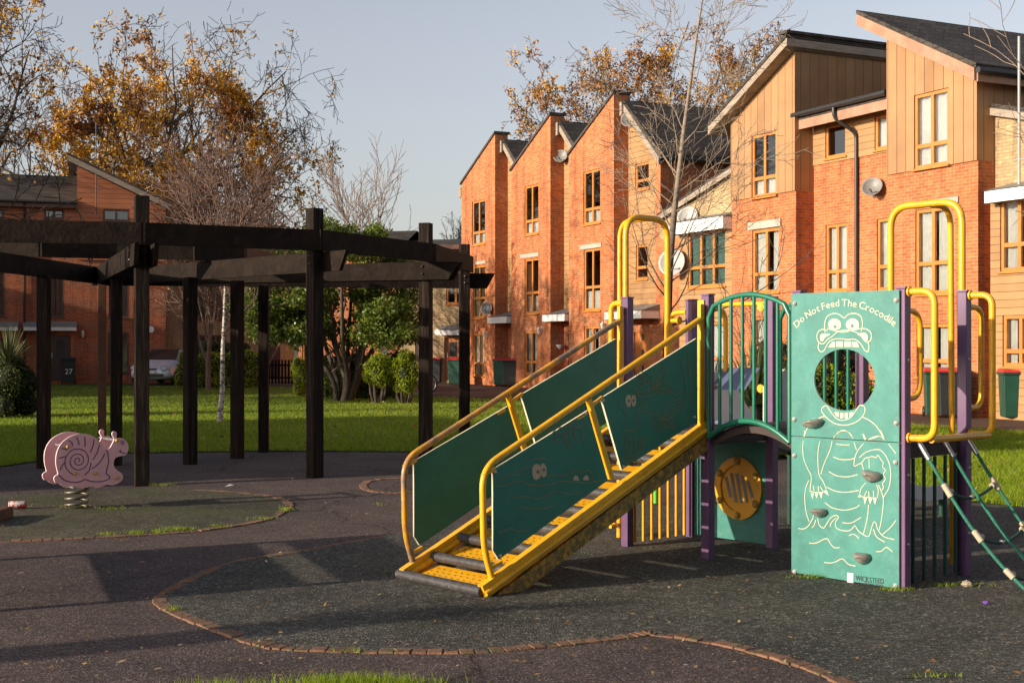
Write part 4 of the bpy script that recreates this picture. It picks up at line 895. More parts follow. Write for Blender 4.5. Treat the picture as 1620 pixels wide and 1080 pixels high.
# ------------------------- ramp
RL=2.15; TH=math.atan2(DK-.02,RL); c_,s_h=math.cos(TH),math.sin(TH)
def RP(a,h=0,x=0): # a from toe (0) to top (RL) horizontally; h perpendicular above line
    return (x,-RL+a-h*s_h,.01+(DK-.02)*a/RL+h*c_)
for x in (0,-W_):
    b=MB(); b.beam(RP(-.12,-.065,x),RP(RL-.01,-.05,x),.05,.1,up=(0,-s_h,c_)); 
    b.obj('stringer',M['yellow_dirty'],frame)
    b=MB(); b.beam(RP(-.05,.055,x),RP(RL,.055,x),.05,.09,up=(0,-s_h,c_)); b.tube([RP(-.05,.045,x+.03),RP(RL-.03,.045,x+.03)],.018,8); b.obj('upper_stringer',M['yellow'],frame)
NT=9
for i in range(NT):
    a0=-.06+i*(RL+.02)/NT; a1=-.06+(i+1)*(RL+.02)/NT
    b=MB(); z0=.03+(DK-.02)*(a0+.06)/RL; z1=z0+.055
    xs0,xs1=-W_+.026,-.026
    b.add([(xs0,-RL+a0+.03,z0),(xs1,-RL+a0+.03,z0),(xs1,-RL+a1+.01,z1),(xs0,-RL+a1+.01,z1),(xs0,-RL+a0+.03,z0-.012),(xs1,-RL+a0+.03,z0-.012),(xs1,-RL+a1+.01,z1-.012),(xs0,-RL+a1+.01,z1-.012)],[(0,1,2,3),(7,6,5,4),(0,4,5,1),(2,6,7,3),(1,5,6,2),(3,7,4,0)])
    tr=b.obj('tread',M['yellow'],frame)
    d=MB()
    for q in range(4):
        for w2 in range(11):
            xx=xs0+.07+w2*(xs1-xs0-.14)/10+(q%2)*.02; f=(q+.8)/5; yy=-RL+a0+.03+(a1-a0-.02)*f; zz=z0+(z1-z0)*f+.0025
            d.lathe([(.0075,0),(.006,.002)],(xx,yy,zz),6)
    if i<5: d.obj('tread_hole',M['rubber'],tr)
    b=MB(); b.tube([(-W_-.01 if i else -W_-.05,-RL+a0-.01,z0+.01),(.0,-RL+a0-.01,z0+.01)],.034 if i else .037,10); b.obj('rubber_roller',M['rubber'],frame)
def ramp_rail(x,worn=False):
    foot=V_(779,918,0); kn=V_(768,866,0); c1=V_(763,800,0); cor=V_(763,741,0); top=V_(1116,503,0)
    pts=[(x,p[1],p[2]) for p in (foot,kn,c1,cor)]+[(x,top[1]-.02,top[2]),(x,-.03,top[2]-.0)]
    P=rounded([(x,foot[1],foot[2]),(x,kn[1]-.015,kn[2]),(x,cor[1],cor[2]-.0),(x,top[1]-.04,top[2])],.13,8)
    tubeobj('ramp_handrail',P,.0215,'yellow_worn' if worn else 'yellow')
    b=MB(); a1=V_(931,632,0); a2=V_(967,757,0); b.beam((x,a1[1],a1[2]),(x,a2[1],a2[2]),.03,.035,up=(0,-1,0)); b.obj('rail_stanchion',M['yellow'],frame)
    b=MB(); p=V_(1115,530,0); b.beam((x,p[1]-.045,1.9),(x,p[1]-.045,DK-.05),.03,.04,up=(0,-1,0)); b.obj('rail_stanchion',M['yellow'],frame)
    b=MB()
    for q,r_ in (((763,752),(783,741)),((925,655),(912,662)),((935,642),(953,628)),((775,900),(793,888))):
        m1=V_(*q,0); m2=V_(*r_,0); b.beam((x,m1[1],m1[2]),(x,m2[1],m2[2]),.02,.02)
    b.obj('panel_bracket',M['yellow'],frame)
ramp_rail(0); ramp_rail(-W_,True)
c1_=lambda x,y:(600+x*640/1234,420+y*560/1080)
P1=[V_(*c1_(*q),0) for q in ((345,622),(635,441),(694,655),(362,896),(346,868))]
P2=[V_(*c1_(*q),0) for q in ((675,404),(965,222),(969,474),(737,622))]
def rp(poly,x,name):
    b=MB(); b.prism([(p[1],p[2]) for p in poly],lambda a,z_,d:(x+d,a,z_),.008,-.008,m=0,me=1); o=b.obj(name,[M['teal_shaded'],M['cream']],frame); return o
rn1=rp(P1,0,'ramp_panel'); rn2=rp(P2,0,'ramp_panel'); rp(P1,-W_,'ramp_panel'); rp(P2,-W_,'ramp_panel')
RPj=lambda px,py:V_(px,py,.0095)
nx=(1,0,0)
ident=lambda x,y:(x,y)
r4=lambda x,y:(760+x*380/1282,640+y*320/1080)
strokes([[(80,435),(130,430),(180,415),(220,410),(260,425),(320,430),(380,422),(440,408),(500,412),(560,415),(620,408),(690,400)],
 [(100,410),(130,385),(165,372),(200,370),(205,350),(235,345),(250,325)],[(355,378),(400,375),(430,378),(465,375)],[(480,385),(490,360),(515,352),(540,368),(552,358),(580,350),(597,375),(600,400)],
 [(180,495),(230,488),(280,500),(330,495),(380,470),(430,465),(480,478),(540,470)],[(215,545),(280,555),(340,552),(402,535)],[(95,678),(130,672),(160,658),(195,674),(245,672)],
 [(270,300),(300,288),(335,290),(350,300)],[(385,150),(410,125),(440,120)],[(440,120),(480,105),(520,70),(560,50)],[(470,100),(490,120),(530,115),(565,95)],
 [(395,180),(410,150),(440,150),(450,175),(430,192),(400,190),(395,180)],[(465,135),(455,180),(470,225),(480,232),(488,190),(480,150),(465,135)],[(505,120),(500,160),(520,190),(540,195),(543,150),(530,125),(505,120)]],
 r4,RPj,'groove','engraving',rn1,.0065,nx)
bl=Vector(nx)
blob([[(290,400),(276,370),(280,330),(300,315),(320,330),(324,370),(312,392)],[(330,385),(320,350),(322,320),(338,313),(352,340),(350,378)],[(495,400),(500,382),(512,378),(524,392),(522,405)],[(548,400),(556,380),(568,376),(578,390),(576,402)]],r4,RPj,'eye','eye_inlay',rn1,bl)
blob([[(297,357),(306,348),(314,357),(306,367)],[(330,345),(338,338),(345,347),(337,355)]],r4,RPj,'pupil','pupil',rn1,bl,.002)
c1k=lambda x,y:c1_(x,y)
leafs=[]
def leaf_out(cx,cy,a,l,wd): 
    ca,sa=math.cos(a),math.sin(a); P=[]
    for t,s_ in ((0,0),(.3,.8),(.6,1),(.85,.6),(1,0),(.85,-.6),(.6,-1),(.3,-.8),(0,0)):
        x=(t-.5)*l; y=s_*wd/2; P.append((cx+x*ca-y*sa,cy+x*sa+y*ca))
    leafs.append(P); leafs.append([(cx-.4*l*ca,cy-.4*l*sa),(cx+.4*l*ca,cy+.4*l*sa)])
    for t in (-.2,0,.2):
        leafs.append([(cx+t*l*ca,cy+t*l*sa),(cx+(t+.15)*l*ca-wd*.35*sa,cy+(t+.15)*l*sa+wd*.35*ca)])
for q in ((850,340,-1.1,75,36),(815,380,-.3,80,38),(860,375,.2,60,34),(890,440,-.8,85,42),(850,480,1.2,60,34),(880,475,.6,60,30),(765,560,1.5,70,34),(795,550,-1.2,60,30),(770,595,.1,70,30),(805,340,.6,60,30)): leaf_out(*q)
strokes(leafs+[[(740,405),(732,430),(745,440),(752,470),(748,500),(778,500),(785,470),(790,440),(800,425),(795,405)],[(745,385),(755,372),(772,368),(785,380),(790,400)],[(790,440),(830,450),(825,438),(795,430)],[(750,505),(780,505)],[(755,510),(752,540)],[(776,510),(780,540)],
 [(915,270),(930,330),(935,390),(925,440)],[(940,260),(945,330),(950,420)],[(880,380),(905,395),(925,420)],[(890,370),(915,390)]],c1k,RPj,'groove','engraving',rn2,.0055,nx)
blob([[(757,430),(750,412),(755,397),(765,395),(768,415),(765,430)],[(772,428),(768,410),(772,396),(780,397),(783,412),(780,427)]],c1k,RPj,'eye','eye_inlay',rn2,bl)
blob([[(757,412),(761,408),(764,412),(761,417)],[(771,411),(775,407),(778,411),(775,416)]],c1k,RPj,'pupil','pupil',rn2,bl,.002)
b=MB()
for q in ((352,630),(628,452),(366,884)): p=V_(*c1_(*q),.0); b.lathe([(.012,.0),(.009,.006),(0,.007)],(.0085,p[1],p[2]),10,axis=(1,0,0))
for q in ((682,412),(742,612),(960,462)): p=V_(*c1_(*q),.0); b.lathe([(.012,.0),(.009,.006),(0,.007)],(.0085,p[1],p[2]),10,axis=(1,0,0))
b.obj('bolt',M['steel'],frame)
# post brackets with washers
b=MB(); b.box(-ps-.02,.0,-ps-.012,-ps-.002,1.72,1.93); b.box(-ps-.02,.0,-ps-.012,-ps-.002,.93,1.12)
b.obj('post_bracket',M['yellow'],frame)
b=MB()
for x,z in ((0,1.86),(0,1.05),(-W_,1.86),(2*W_+ps+.001,.0)):
    if z: b.lathe([(.018,0),(.018,.004),(.009,.006),(.009,.012),(0,.013)],(x-.012,-ps-.013,z),12,axis=(0,-1,0))
for z in (.3,.75,1.5): b.lathe([(.011,0),(.008,.006),(0,.007)],(2*W_+ps,0,z),10,axis=(1,0,0)); b.lathe([(.011,0),(.008,.006),(0,.007)],(2*W_+ps,DP,z),10,axis=(1,0,0))
b.obj('bolt',M['steel'],frame)
# ------------------------- rope net
NX0=2*W_+.07; NL=.86
def net(o,d): z=.96*(1-d/NL)-.11*math.sin(math.pi*min(1,max(0,d)/NL)); return (NX0+d,o,z)
offs=(.08,.39,.70)
for i,o_ in enumerate(offs):
    tubeobj('net_rope',[net(o_,d) for d in np.linspace(.06,NL,14)],.0115,'rope_green')
    tubeobj('rope_end',[net(o_,-.01),net(o_,.07)],.017,'steel')
for k_,d in enumerate((.2,.41,.62)):
    for a,b2 in ((0,1),(1,2)):
        pts=[(lambda t:(lambda p:(p[0],p[1],p[2]-.07*math.sin(math.pi*((t+a)/2))))(net(offs[a]+(offs[b2]-offs[a])*t,d)))(t) for t in np.linspace(0,1,10)]
        tubeobj('net_rung',pts,.0105,'rope_dark')
    for i,o_ in enumerate(offs):
        p=net(o_,d); q=net(o_,d+.09)
        if i==1: b=MB(); c=Vector(net(o_,d))-Vector((0,0,.065)); b.lathe([(0,-.015),(.017,-.01),(.017,.01),(0,.015)],c,10); b.obj('net_clip',M['steel'],frame)
        else:
            b=MB(); b.tube([net(o_,d-.027),net(o_,d+.027)],.02,10); s_=1 if i==0 else -1; b.tube([net(o_,d),(p[0],p[1]+s_*.05,p[2]-.008)],.019,10); b.obj('net_clamp',M['clamp'],frame)
# ============================================================ PERGOLA
PC=Vector((-6.08,19.5)); perg=empty('pergola',(PC.x,PC.y,0),0,'dark stained timber fan shaped pergola on round set posts, behind the pink snail','pergola')
angs=[R(a) for a in (-94,-67.7,-44.6,-17.2,10.6)]; radO=[5.15,4.94,5.2,5.13,5.43]; hts=[3.27,3.285,3.24,3.26,3.16]
radI=[2.43,2.2,2.6,2.42,2.38]; angI=[R(a) for a in (-90,-68,-47,-24,2.5)]
def post_(x,y,h,wd,m,rz): 
    b=MB(); hw=wd/2; ca,sa=math.cos(rz),math.sin(rz)
    f=lambda a,c_2,z:(x+a*ca-c_2*sa,y+a*sa+c_2*ca,z)
    b.add([f(-hw,-hw,0),f(hw,-hw,0),f(hw,hw,0),f(-hw,hw,0),f(-hw,-hw,h),f(hw,-hw,h),f(hw,hw,h),f(-hw,hw,h)],[(0,3,2,1),(4,5,6,7),(0,1,5,4),(1,2,6,5),(2,3,7,6),(3,0,4,7)]); return b.obj('post',M[m],perg,bevel=.008)
O=[(radO[i]*math.cos(angs[i]),radO[i]*math.sin(angs[i])) for i in range(5)]; I=[(radI[i]*math.cos(angI[i]),radI[i]*math.sin(angI[i])) for i in range(5)]
for i in range(5): post_(*O[i],hts[i],.155,'timber',angs[i])
for i in range(5): post_(*I[i],2.5,.145,'timber',angI[i])
post_(0,0,2.5,.12,'timber_warm',.3)  # sunlight on the centre post put into its warmer colour
for i in range(5):    # radial joists in pairs, running from centre past the outer post
    d=Vector(O[i]).normalized(); n_=Vector((-d.y,d.x)); e=Vector(O[i])+d*.5
    sft=n_*.105
    b=MB(); b.beam((d.x*-.15+sft.x,d.y*-.15+sft.y,2.6),(e.x+sft.x,e.y+sft.y,2.6),.05,.24,m=0,slant=.13)
    b.obj('joist',M['timber_h'],perg)
    b=MB(); b.beam((d.x*.4-sft.x,d.y*.4-sft.y,2.6),(e.x-sft.x,e.y-sft.y,2.6),.05,.24,slant=.13); 
    if i in (1,3): b.obj('joist',M['timber_h'],perg)
def ringbeam(P,h,tk,ext0=0,ext1=0,out=.11):
    for i in range(len(P)-1):
        a=Vector(P[i]); c=Vector(P[i+1]); d=(c-a).normalized(); 
        b=MB(); a2=a+a.normalized()*out; c2=c+c.normalized()*out
        b.beam((a2.x,a2.y,h),(c2.x,c2.y,h),.055,tk,ext=.03)
        b.obj('ring_beam',M['timber_warm'] if (i==len(P)-2 and h>2.7 and len(P)>5) else M['timber_h'],perg)  # last beam's warmer colour stands for sunlight on it
for i in range(5):
    d=Vector(O[i]).normalized(); n_=Vector((-d.y,d.x,0)); b=MB()
    for s_,z in ((1,2.56),(1,2.66),(-1,2.56),(-1,2.66)):
        c=Vector((O[i][0],O[i][1],z))+n_*(s_*.132 if (s_>0 or i in (1,3)) else s_*.079); b.lathe([(.02,0),(.02,.006),(.009,.007),(.009,.018),(0,.019)],c,10,axis=n_*s_)
    b.obj('bolt',M['gutter'],perg)
p5=(Vector(O[4])+ (Vector(O[4])-Vector(O[3])).normalized()*.3)
ringbeam(O[:4]+[tuple(Vector(O[4]))],2.85,.25)
ringbeam([tuple(Vector(I[0])+Vector((-.55,.05)))]+I,2.85,.24)
# ============================================================ SNAIL SPRING RIDER
sa_=math.atan2(.6,.8); SN=Plane((-4.23,12.75),sa_)
sn=empty('spring_rider',(-4.23,12.75,0),sa_,'pink snail shaped spring rider with purple spiral on a coiled steel spring','spring rider')
s4=lambda x,y:(40+x*200/1350,660+y*160/1080)
def SP(x,y,o=-.13): a,z=SN.uv(*s4(x,y),o); return (a,z)
outl=[(345,590),(325,500),(328,400),(360,310),(420,240),(510,190),(600,172),(690,185),(760,225),(820,290),(865,335),(900,325),(920,290),(945,235),(925,190),(925,165),(945,148),(968,155),(975,180),(970,205),(985,222),(1030,220),(1075,250),(1098,300),(1095,355),(1070,400),(1020,412),(970,425),(945,460),(945,520),(975,560),(1020,590),(1042,630),(1030,670),(990,700),(930,722),(870,715),(820,735),(760,752),(700,735),(650,745),(600,757),(540,740),(480,735),(430,745),(385,725),(355,705),(320,695),(303,655),(315,625),(345,605)]
pts=smooth([(*SP(*q),0) for q in outl],4,True); pts2=[(p.x,p.y) for p in pts]
for o_ in (-.13,.22):
    b=MB(); 
    b.prism(pts2,lambda a,z,d:(a,d,z),o_-.008,o_+.008,m=0,me=1); side=b.obj('snail_side',[M['pink'],M['pink_edge']],sn)
    if o_<0:
        cx,cy=SP(560,460); sp=[]
        for i in range(110):
            t=i/109; th=-1.2+t*2*math.pi*2.9; r=.012+.125*t**1.25; sp.append((cx+r*math.cos(th)*1.0,o_-.0095,cy-r*math.sin(th)*-1.0))
        mb=MB(); ribbon(mb,sp,.008,(0,-1,0))
        for s_ in ([(690,370),(720,300),(730,235)],[(718,450),(760,380),(790,290)],[(708,548),(790,480),(845,385)],[(632,612),(680,560),(700,480)],[(635,310),(632,205)],[(572,295),(560,245),(540,210)],[(502,303),(490,265),(458,245)],[(448,350),(420,335),(385,330)],[(425,415),(350,435)],[(425,480),(390,510),(368,562)],
            [(358,615),(420,670),(520,692),(590,680),(635,660),(700,680),(800,683),(880,660),(900,630),(862,598),(870,540),(885,470),(880,390),(862,345)],[(1000,370),(1012,350),(1008,345)],[(1005,352),(1020,372),(1070,382)]):
            ribbon(mb,smooth([Vector((SP(*q)[0],o_-.0095,SP(*q)[1])) for q in s_],5),.009,(0,-1,0))
        e=[Vector((SP(1035+16*math.cos(i*.6),270+16*math.sin(i*.6))[0],o_-.0095,SP(1035+16*math.cos(i*.6),270+16*math.sin(i*.6))[1])) for i in range(12)]; ribbon(mb,e,.007,(0,-1,0))
        mb.obj('purple_drawing',M['purple_line'],side)
for nm,q in (('hand_bar',(972,245)),('seat_bar',(447,312))):
    a,z=SP(*q); b=MB(); b.tube([(a,-.15,z),(a,.33,z)],.014,8); b.obj(nm,M['steel'],sn)
b=MB()
for q in ((972,245),(447,312),(525,598),(748,595),(980,640)):
    a,z=SP(*q); b.lathe([(.018,0),(.017,.012),(.01,.022),(0,.024)],(a,-.139,z),12,axis=(0,-1,0)); b.lathe([(.016,0),(.014,.012),(0,.02)],(a,.229,z),12,axis=(0,-1,0))
b.obj('cap_nut',M['brass'],sn)
sx_,sz_=SP(560,740,0.02); b=MB(); b.box(sx_-.16,sx_+.16,-.115,.205,sz_+.09,sz_+.12); b.obj('seat',M['purple'],sn)
b=MB(); b.box(sx_-.09,sx_+.12,-.11,.15,sz_-.0,sz_+.03); b.obj('spring_plate',M['steel'],sn)
M['spring']=pm('dull_steel_spring',(.16,.14,.11),.45,metal=.6,vs=12,var=.3)
b=MB(); turns=3.4; b.tube([(sx_+.105*math.cos(2*math.pi*turns*t),.045+.105*math.sin(2*math.pi*turns*t),.02+(sz_-.02)*t) for t in np.linspace(0,1,120)],.0135,8); b.obj('spring',M['spring'],sn)
# ============================================================ VEGETATION
def grow(rn,p,d,L,r,lvl,maxl,P,out,tips):
    nseg=P['seg'][min(lvl,len(P['seg'])-1)]; wob=P['wob'][min(lvl,len(P['wob'])-1)]; pts=[p.copy()]; rad=[r]; rend=r*(P.get('taper',.45) if lvl==0 or 'len0' in P else .16)
    q=p.copy(); dd=d.copy()
    for i in range(nseg):
        dd=(dd+Vector((rn.gauss(0,wob),rn.gauss(0,wob),rn.gauss(0,wob)*.7+P['up'][min(lvl,len(P['up'])-1)]))).normalized()
        q=q+dd*(L/nseg); pts.append(q.copy()); rad.append(max(P['rmin'],r+(rend-r)*(i+1)/nseg))
    out.append((pts,rad,lvl))
    if lvl>=maxl: tips.append((pts,dd)); return
    if lvl>=maxl-1: tips.append((pts,dd))
    n=P['kids'][min(lvl,len(P['kids'])-1)]; st=P['start'][min(lvl,len(P['start'])-1)]
    for i in range(n):
        t=st+(1-st)*((i+rn.random()*.8)/n); t=min(t,.999); f=t*nseg; j=int(f); pos=pts[j].lerp(pts[j+1],f-j); base=(pts[j+1]-pts[j]).normalized()
        ax=base.orthogonal().normalized(); ax.rotate(Matrix.Rotation(rn.random()*6.283+i*2.4,3,base)); a=R(rn.uniform(*P['ang'][min(lvl,len(P['ang'])-1)]))
        nd=(base*math.cos(a)+ax*math.sin(a)).normalized()
        if P.get('flat') and lvl==0: nd=(nd+Vector((0,0,.12))).normalized()
        k=P['len'][min(lvl,len(P['len'])-1)]*rn.uniform(.7,1.15)*(1.1-.45*(t-st)/(1-st+1e-6))
        rr=rad[j]*P['rk'][min(lvl,len(P['rk'])-1)]*rn.uniform(.75,1.1)
        grow(rn,pos,nd,L*k,max(P['rmin'],rr),lvl+1,maxl,P,out,tips)
def wood(name,chains,m,parent,sides=(10,7,5,4,3,3)):
    mb=MB()
    for pts,rad,l in chains: mb.tube(pts,rad,sides[min(l,5)],cap=False)
    return mb.obj(name,m,parent)
def leaf_mesh(name,C,size,m,parent,rs,flat=0.0,asp=.6,midx=None):
    C=np.asarray(C,dtype=np.float64); n=len(C)
    if n==0: return None
    a=rs.normal(size=(n,3)); a[:,2]*=(1-flat); a/=np.linalg.norm(a,axis=1)[:,None]
    b=rs.normal(size=(n,3)); b-=a*(a*b).sum(1)[:,None]; b/=np.linalg.norm(b,axis=1)[:,None]
    s=(size*rs.uniform(.6,1.3,n))[:,None]
    V=np.stack([C-a*s*.5,C+b*s*.5*asp,C+a*s*.5,C-b*s*.5*asp],1).reshape(-1,3)
    F_=np.arange(4*n).reshape(n,4); return mk_np(name,V,F_,m,parent,midx)
def tip_leaves(rn,tips,n,spread,keep=None):
    out=[]
    for _ in range(n):
        pts,dd=tips[rn.randrange(len(tips))]; j=rn.randrange(len(pts)-1); p=pts[j].lerp(pts[j+1],rn.random())
        if keep and not keep(p): continue
        out.append((p.x+rn.gauss(0,spread),p.y+rn.gauss(0,spread),p.z+rn.gauss(0,spread)))
    return out
OAK=dict(seg=[5,7,6,5,3,2],wob=[.06,.2,.25,.27,.3,.3],up=[.02,.03,.02,.01,0,0],kids=[12,6,5,4,3],start=[.4,.2,.15,.15,.15],ang=[(28,82),(35,68),(30,68),(30,65),(30,65)],len=[1.05,.62,.6,.58,.55],rk=[.55,.6,.6,.6,.6],rmin=.014,taper=.4)
def oak(name,label,X,Y,H,r,seed,nleaf,mats,leaf=.2,keep=None,P=OAK,maxl=4,wide=None,twig=None,trunk=.5,lean=(0,0,1),cat='tree',group=None,bark='bark',lev=None):
    rn=random.Random(seed); o=empty(name,(X,Y,0),0,label,cat,group); ch=[];tips=[]
    grow(rn,Vector((0,0,-.05)),Vector(lean).normalized(),H*trunk,r,0,maxl,P,ch,tips)
    zs_=sorted(p.z for pts,_,_ in ch for p in pts); zm=zs_[-1] if not wide else zs_[int(len(zs_)*.955)]; k=H/zm
    if wide:
        xs=sorted(abs(p.x) for pts,_,_ in ch for p in pts); kx=wide/xs[int(len(xs)*.985)]
        S3=lambda p:Vector((p.x*kx,p.y*kx,p.z*k))
    else: S3=lambda p:p*k
    ch=[([S3(p) for p in pts],[max(P['rmin'],q) for q in rad],l) for pts,rad,l in ch]; tips=[([S3(p) for p in pts],d) for pts,d in tips]
    if wide:
        ok=lambda pts:pts[-1].z<H*1.07 and abs(pts[-1].x)<wide*1.12
        ch=[c for c in ch if c[2]<2 or ok(c[0])]; tips=[q for q in tips if ok(q[0])]
    if twig: wood('trunk',[c for c in ch if c[2]==0],M[bark],o); wood('branches',[c for c in ch if c[2]],M[twig],o)
    else: wood('trunk',ch,M[bark],o)
    if nleaf:
        rs=np.random.RandomState(seed)
        L_=tip_leaves(rn,tips,nleaf,.12,keep)
        if len(mats)==1: leaf_mesh('crown',L_,leaf,M[mats[0]],o,rs)
        else:
            f=[mats[1](Vector(p)) for p in L_]; leaf_mesh('crown',L_,leaf,[M[mats[0]],M[mats[2]]],o,rs,midx=np.array([0 if q else 1 for q in f]))
    return o
from mathutils import noise as mn
def dens(seed,lo=-.05,sc=.35): return lambda p: mn.noise(Vector((p.x*sc+seed,p.y*sc,p.z*sc)))>lo
X2=(240-810)*68/2080
def keep2(p):
    v=mn.noise(p*.3+Vector((5,0,0)))
    side=(p.x-0)/6.5; hgt=(p.z-10)/8
    return v*.7+.5-.28*max(0,side)-.4*max(0,hgt)>random.random()*.6-.05
random.seed(4)
oak('oak_tree','large oak with thick dark limbs and golden autumn leaves behind the terracotta boarded gable',X2,68,17.2,.55,23,70000,['leaf_oak',lambda p:mn.noise(p*.25)+.25-.02*(p.z-9)>0,'leaf_brown'],.185,keep2,trunk=.36,maxl=5,wide=9,group='tall autumn oaks')
oak('oak_tree','tall nearly bare oak with sparse brown leaves at the left edge of the photo',(-40-810)*60/2080,60,19,.5,33,13000,['leaf_brown',lambda p:mn.noise(p*.3)<.1,'leaf_oak'],.2,dens(2,-.1),trunk=.42,maxl=5,wide=7,group='tall autumn oaks')
oak('oak_tree','wide oak with thin amber leaves rising over the slate roof behind the sunlit terrace',(1045-810)*74/2080,74,18.3,.5,15,34000,['leaf_brown',lambda p:mn.noise(p*.3)<.15,'leaf_oak'],.17,None,trunk=.36,maxl=5,wide=9,group='tall autumn oaks')
TWIG=dict(seg=[6,5,4,3,3],wob=[.03,.07,.1,.12,.12],up=[0,.07,.06,.05,.03],kids=[14,6,5,4],start=[.28,.2,.15,.1],ang=[(28,52),(20,42),(20,45),(20,45)],len=[.5,.55,.55,.55],rk=[.32,.55,.6,.6],rmin=.006,taper=.12)
# birch in the lawn: white leaning trunk
BIR=dict(TWIG); BIR.update(kids=[16,7,6,4],start=[.42,.12,.1,.1],ang=[(15,40),(12,35),(15,40),(20,45)],wob=[.035,.1,.12,.15,.15],up=[0,.05,0,-.03,-.05],len=[.62,.6,.6,.5],rmin=.007)
bt=oak('birch_tree','slender birch with white leaning trunk and upright bare twigs in the middle of the lawn',(347-810)*27/2080,27,6.3,.062,5,0,[],P=BIR,maxl=3,trunk=.9,lean=(.14,0,1),bark='bark_birch',twig='bark_twig')
br=dict(TWIG); br.update(kids=[12,7,6,5],start=[.1,.1,.1,.1],ang=[(8,32),(12,35),(15,40),(20,45)],wob=[.05,.1,.12,.15,.15],up=[0,.05,.02,0,0],len=[.85,.6,.55,.5],rmin=.011,rk=[.5,.5,.5,.5])
for i,(px,Y,H,sd_,lab) in enumerate(((330,46,9.2,41,'dense bare reddish twigged tree behind the birch'),(420,50,8.6,42,'pale bare twigged tree between the birch and the evergreen'))):
    oak('bare_tree',lab,(px-810)*Y/2080,Y,H,.1,sd_,1500 if i==0 else 300,['leaf_brown'],.1,P=br,maxl=4,trunk=.55,bark='bark_twig',group='bare trees behind the lawn')
oak('bare_tree','thin bare tree rising against the sky just right of the evergreen crown',(585-810)*60/2080,60,11.3,.13,17,0,[],P=br,maxl=3,trunk=.5,bark='bark_pale',group='bare trees behind the lawn')
oak('bare_tree','distant bare treetop against the sky left of the sunlit terrace',(722-810)*80/2080,80,9.7,.2,18,300,['leaf_brown'],.15,P=br,maxl=4,trunk=.5,bark='bark',group='bare trees behind the lawn')
# thin pale tree in front of the terrace
T5=dict(seg=[10,6,5,4,3],wob=[.018,.1,.13,.16,.16],up=[0,.06,.03,.02,0],kids=[34,6,4,3],start=[.27,.2,.15,.1],ang=[(42,72),(25,50),(25,50),(25,50)],len=[.30,.5,.5,.5],rk=[.24,.5,.6,.6],rmin=.0035,taper=.1)
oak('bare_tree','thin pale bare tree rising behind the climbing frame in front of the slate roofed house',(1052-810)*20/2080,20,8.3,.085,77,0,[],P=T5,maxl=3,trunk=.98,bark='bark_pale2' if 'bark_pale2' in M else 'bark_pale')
T6=dict(T5); T6.update(kids=[15,4,4,2],len=[.3,.5,.5,.5],start=[.3,.1,.1,.1])
oak('bare_tree','bare tree whose thin branches reach in from the right edge of the photo',5.85,13.2,8.2,.08,79,0,[],P=T6,maxl=3,trunk=.95,bark='bark_pale')
# magnolia like small tree beside
T9=dict(T5); T9.update(kids=[9,5,3],start=[.25,.2,.2],ang=[(15,35),(20,40),(20,40)],len=[.6,.5,.5])
oak('sapling','small bare budded shrub standing before the boarded gable house, behind the bridge rail',(1190-810)*19/2080+.15,19,3.0,.03,80,0,[],P=T9,maxl=2,trunk=.8,bark='bark')
# ---------------- evergreens and shrubs
def foliage(name,parent,blobs,n,size,m,seed,asp=.6,shell=.35,flat=0):
    rs=np.random.RandomState(seed); W=np.array([b[1][0]*b[1][1]+b[1][1]*b[1][2]+b[1][0]*b[1][2] for b in blobs]); idx=rs.choice(len(blobs),n,p=W/W.sum())
    c=np.array([b[0] for b in blobs])[idx]; r=np.array([b[1] for b in blobs])[idx]
    d=rs.normal(size=(n,3)); d/=np.linalg.norm(d,axis=1)[:,None]; t=(1-shell*rs.random_sample(n)**1.5)[:,None]
    C=c+d*r*t+rs.normal(size=(n,3))*size*.4; C=C[C[:,2]>.02]
    return leaf_mesh(name,C,size,M[m],parent,rs,flat,asp)
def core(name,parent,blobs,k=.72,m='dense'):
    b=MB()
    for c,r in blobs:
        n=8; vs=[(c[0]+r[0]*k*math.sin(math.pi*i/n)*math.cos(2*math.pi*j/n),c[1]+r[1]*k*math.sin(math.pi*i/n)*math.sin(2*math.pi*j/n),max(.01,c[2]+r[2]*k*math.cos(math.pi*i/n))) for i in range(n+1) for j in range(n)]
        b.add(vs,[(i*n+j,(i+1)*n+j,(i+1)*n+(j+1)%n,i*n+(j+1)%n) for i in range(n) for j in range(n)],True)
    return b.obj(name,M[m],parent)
rb=random.Random(9)
# multi-stemmed evergreen
EX,EY=(545-810)*37/2080,37.0
ev=empty('evergreen_tree',(EX,EY,0),0,'wide evergreen tree with many curving bare stems and glossy leaves behind the pergola','tree')
mb=MB()
for i in range(9):
    a=i*.7+rb.uniform(-.2,.2); sx=rb.uniform(.05,.25); ex=rb.uniform(.5,1.9)
    pts=smooth([(sx*math.cos(a),sx*math.sin(a),0),(sx*1.8*math.cos(a)+.1,sx*1.5*math.sin(a),.6),((sx+ex)*.55*math.cos(a),(sx+ex)*.5*math.sin(a),1.4+.2*rb.random()),(ex*math.cos(a)*1.1,ex*math.sin(a),2.6),(ex*1.3*math.cos(a),ex*1.2*math.sin(a),3.6)],4)
    mb.tube(pts,[.085-.055*k/len(pts) for k in range(len(pts))],7,cap=False)
    for q in range(5):
        p=pts[rb.randrange(5,len(pts)-3)]; e=p+Vector((rb.uniform(-.7,.7),rb.uniform(-.7,.7),rb.uniform(.4,1.0))); mb.tube([p,p.lerp(e,.5)+Vector((.05,0,.05)),e],[.03,.022,.012],5,cap=False)
mb.obj('trunk',M['bark'],ev)
blobs=[]
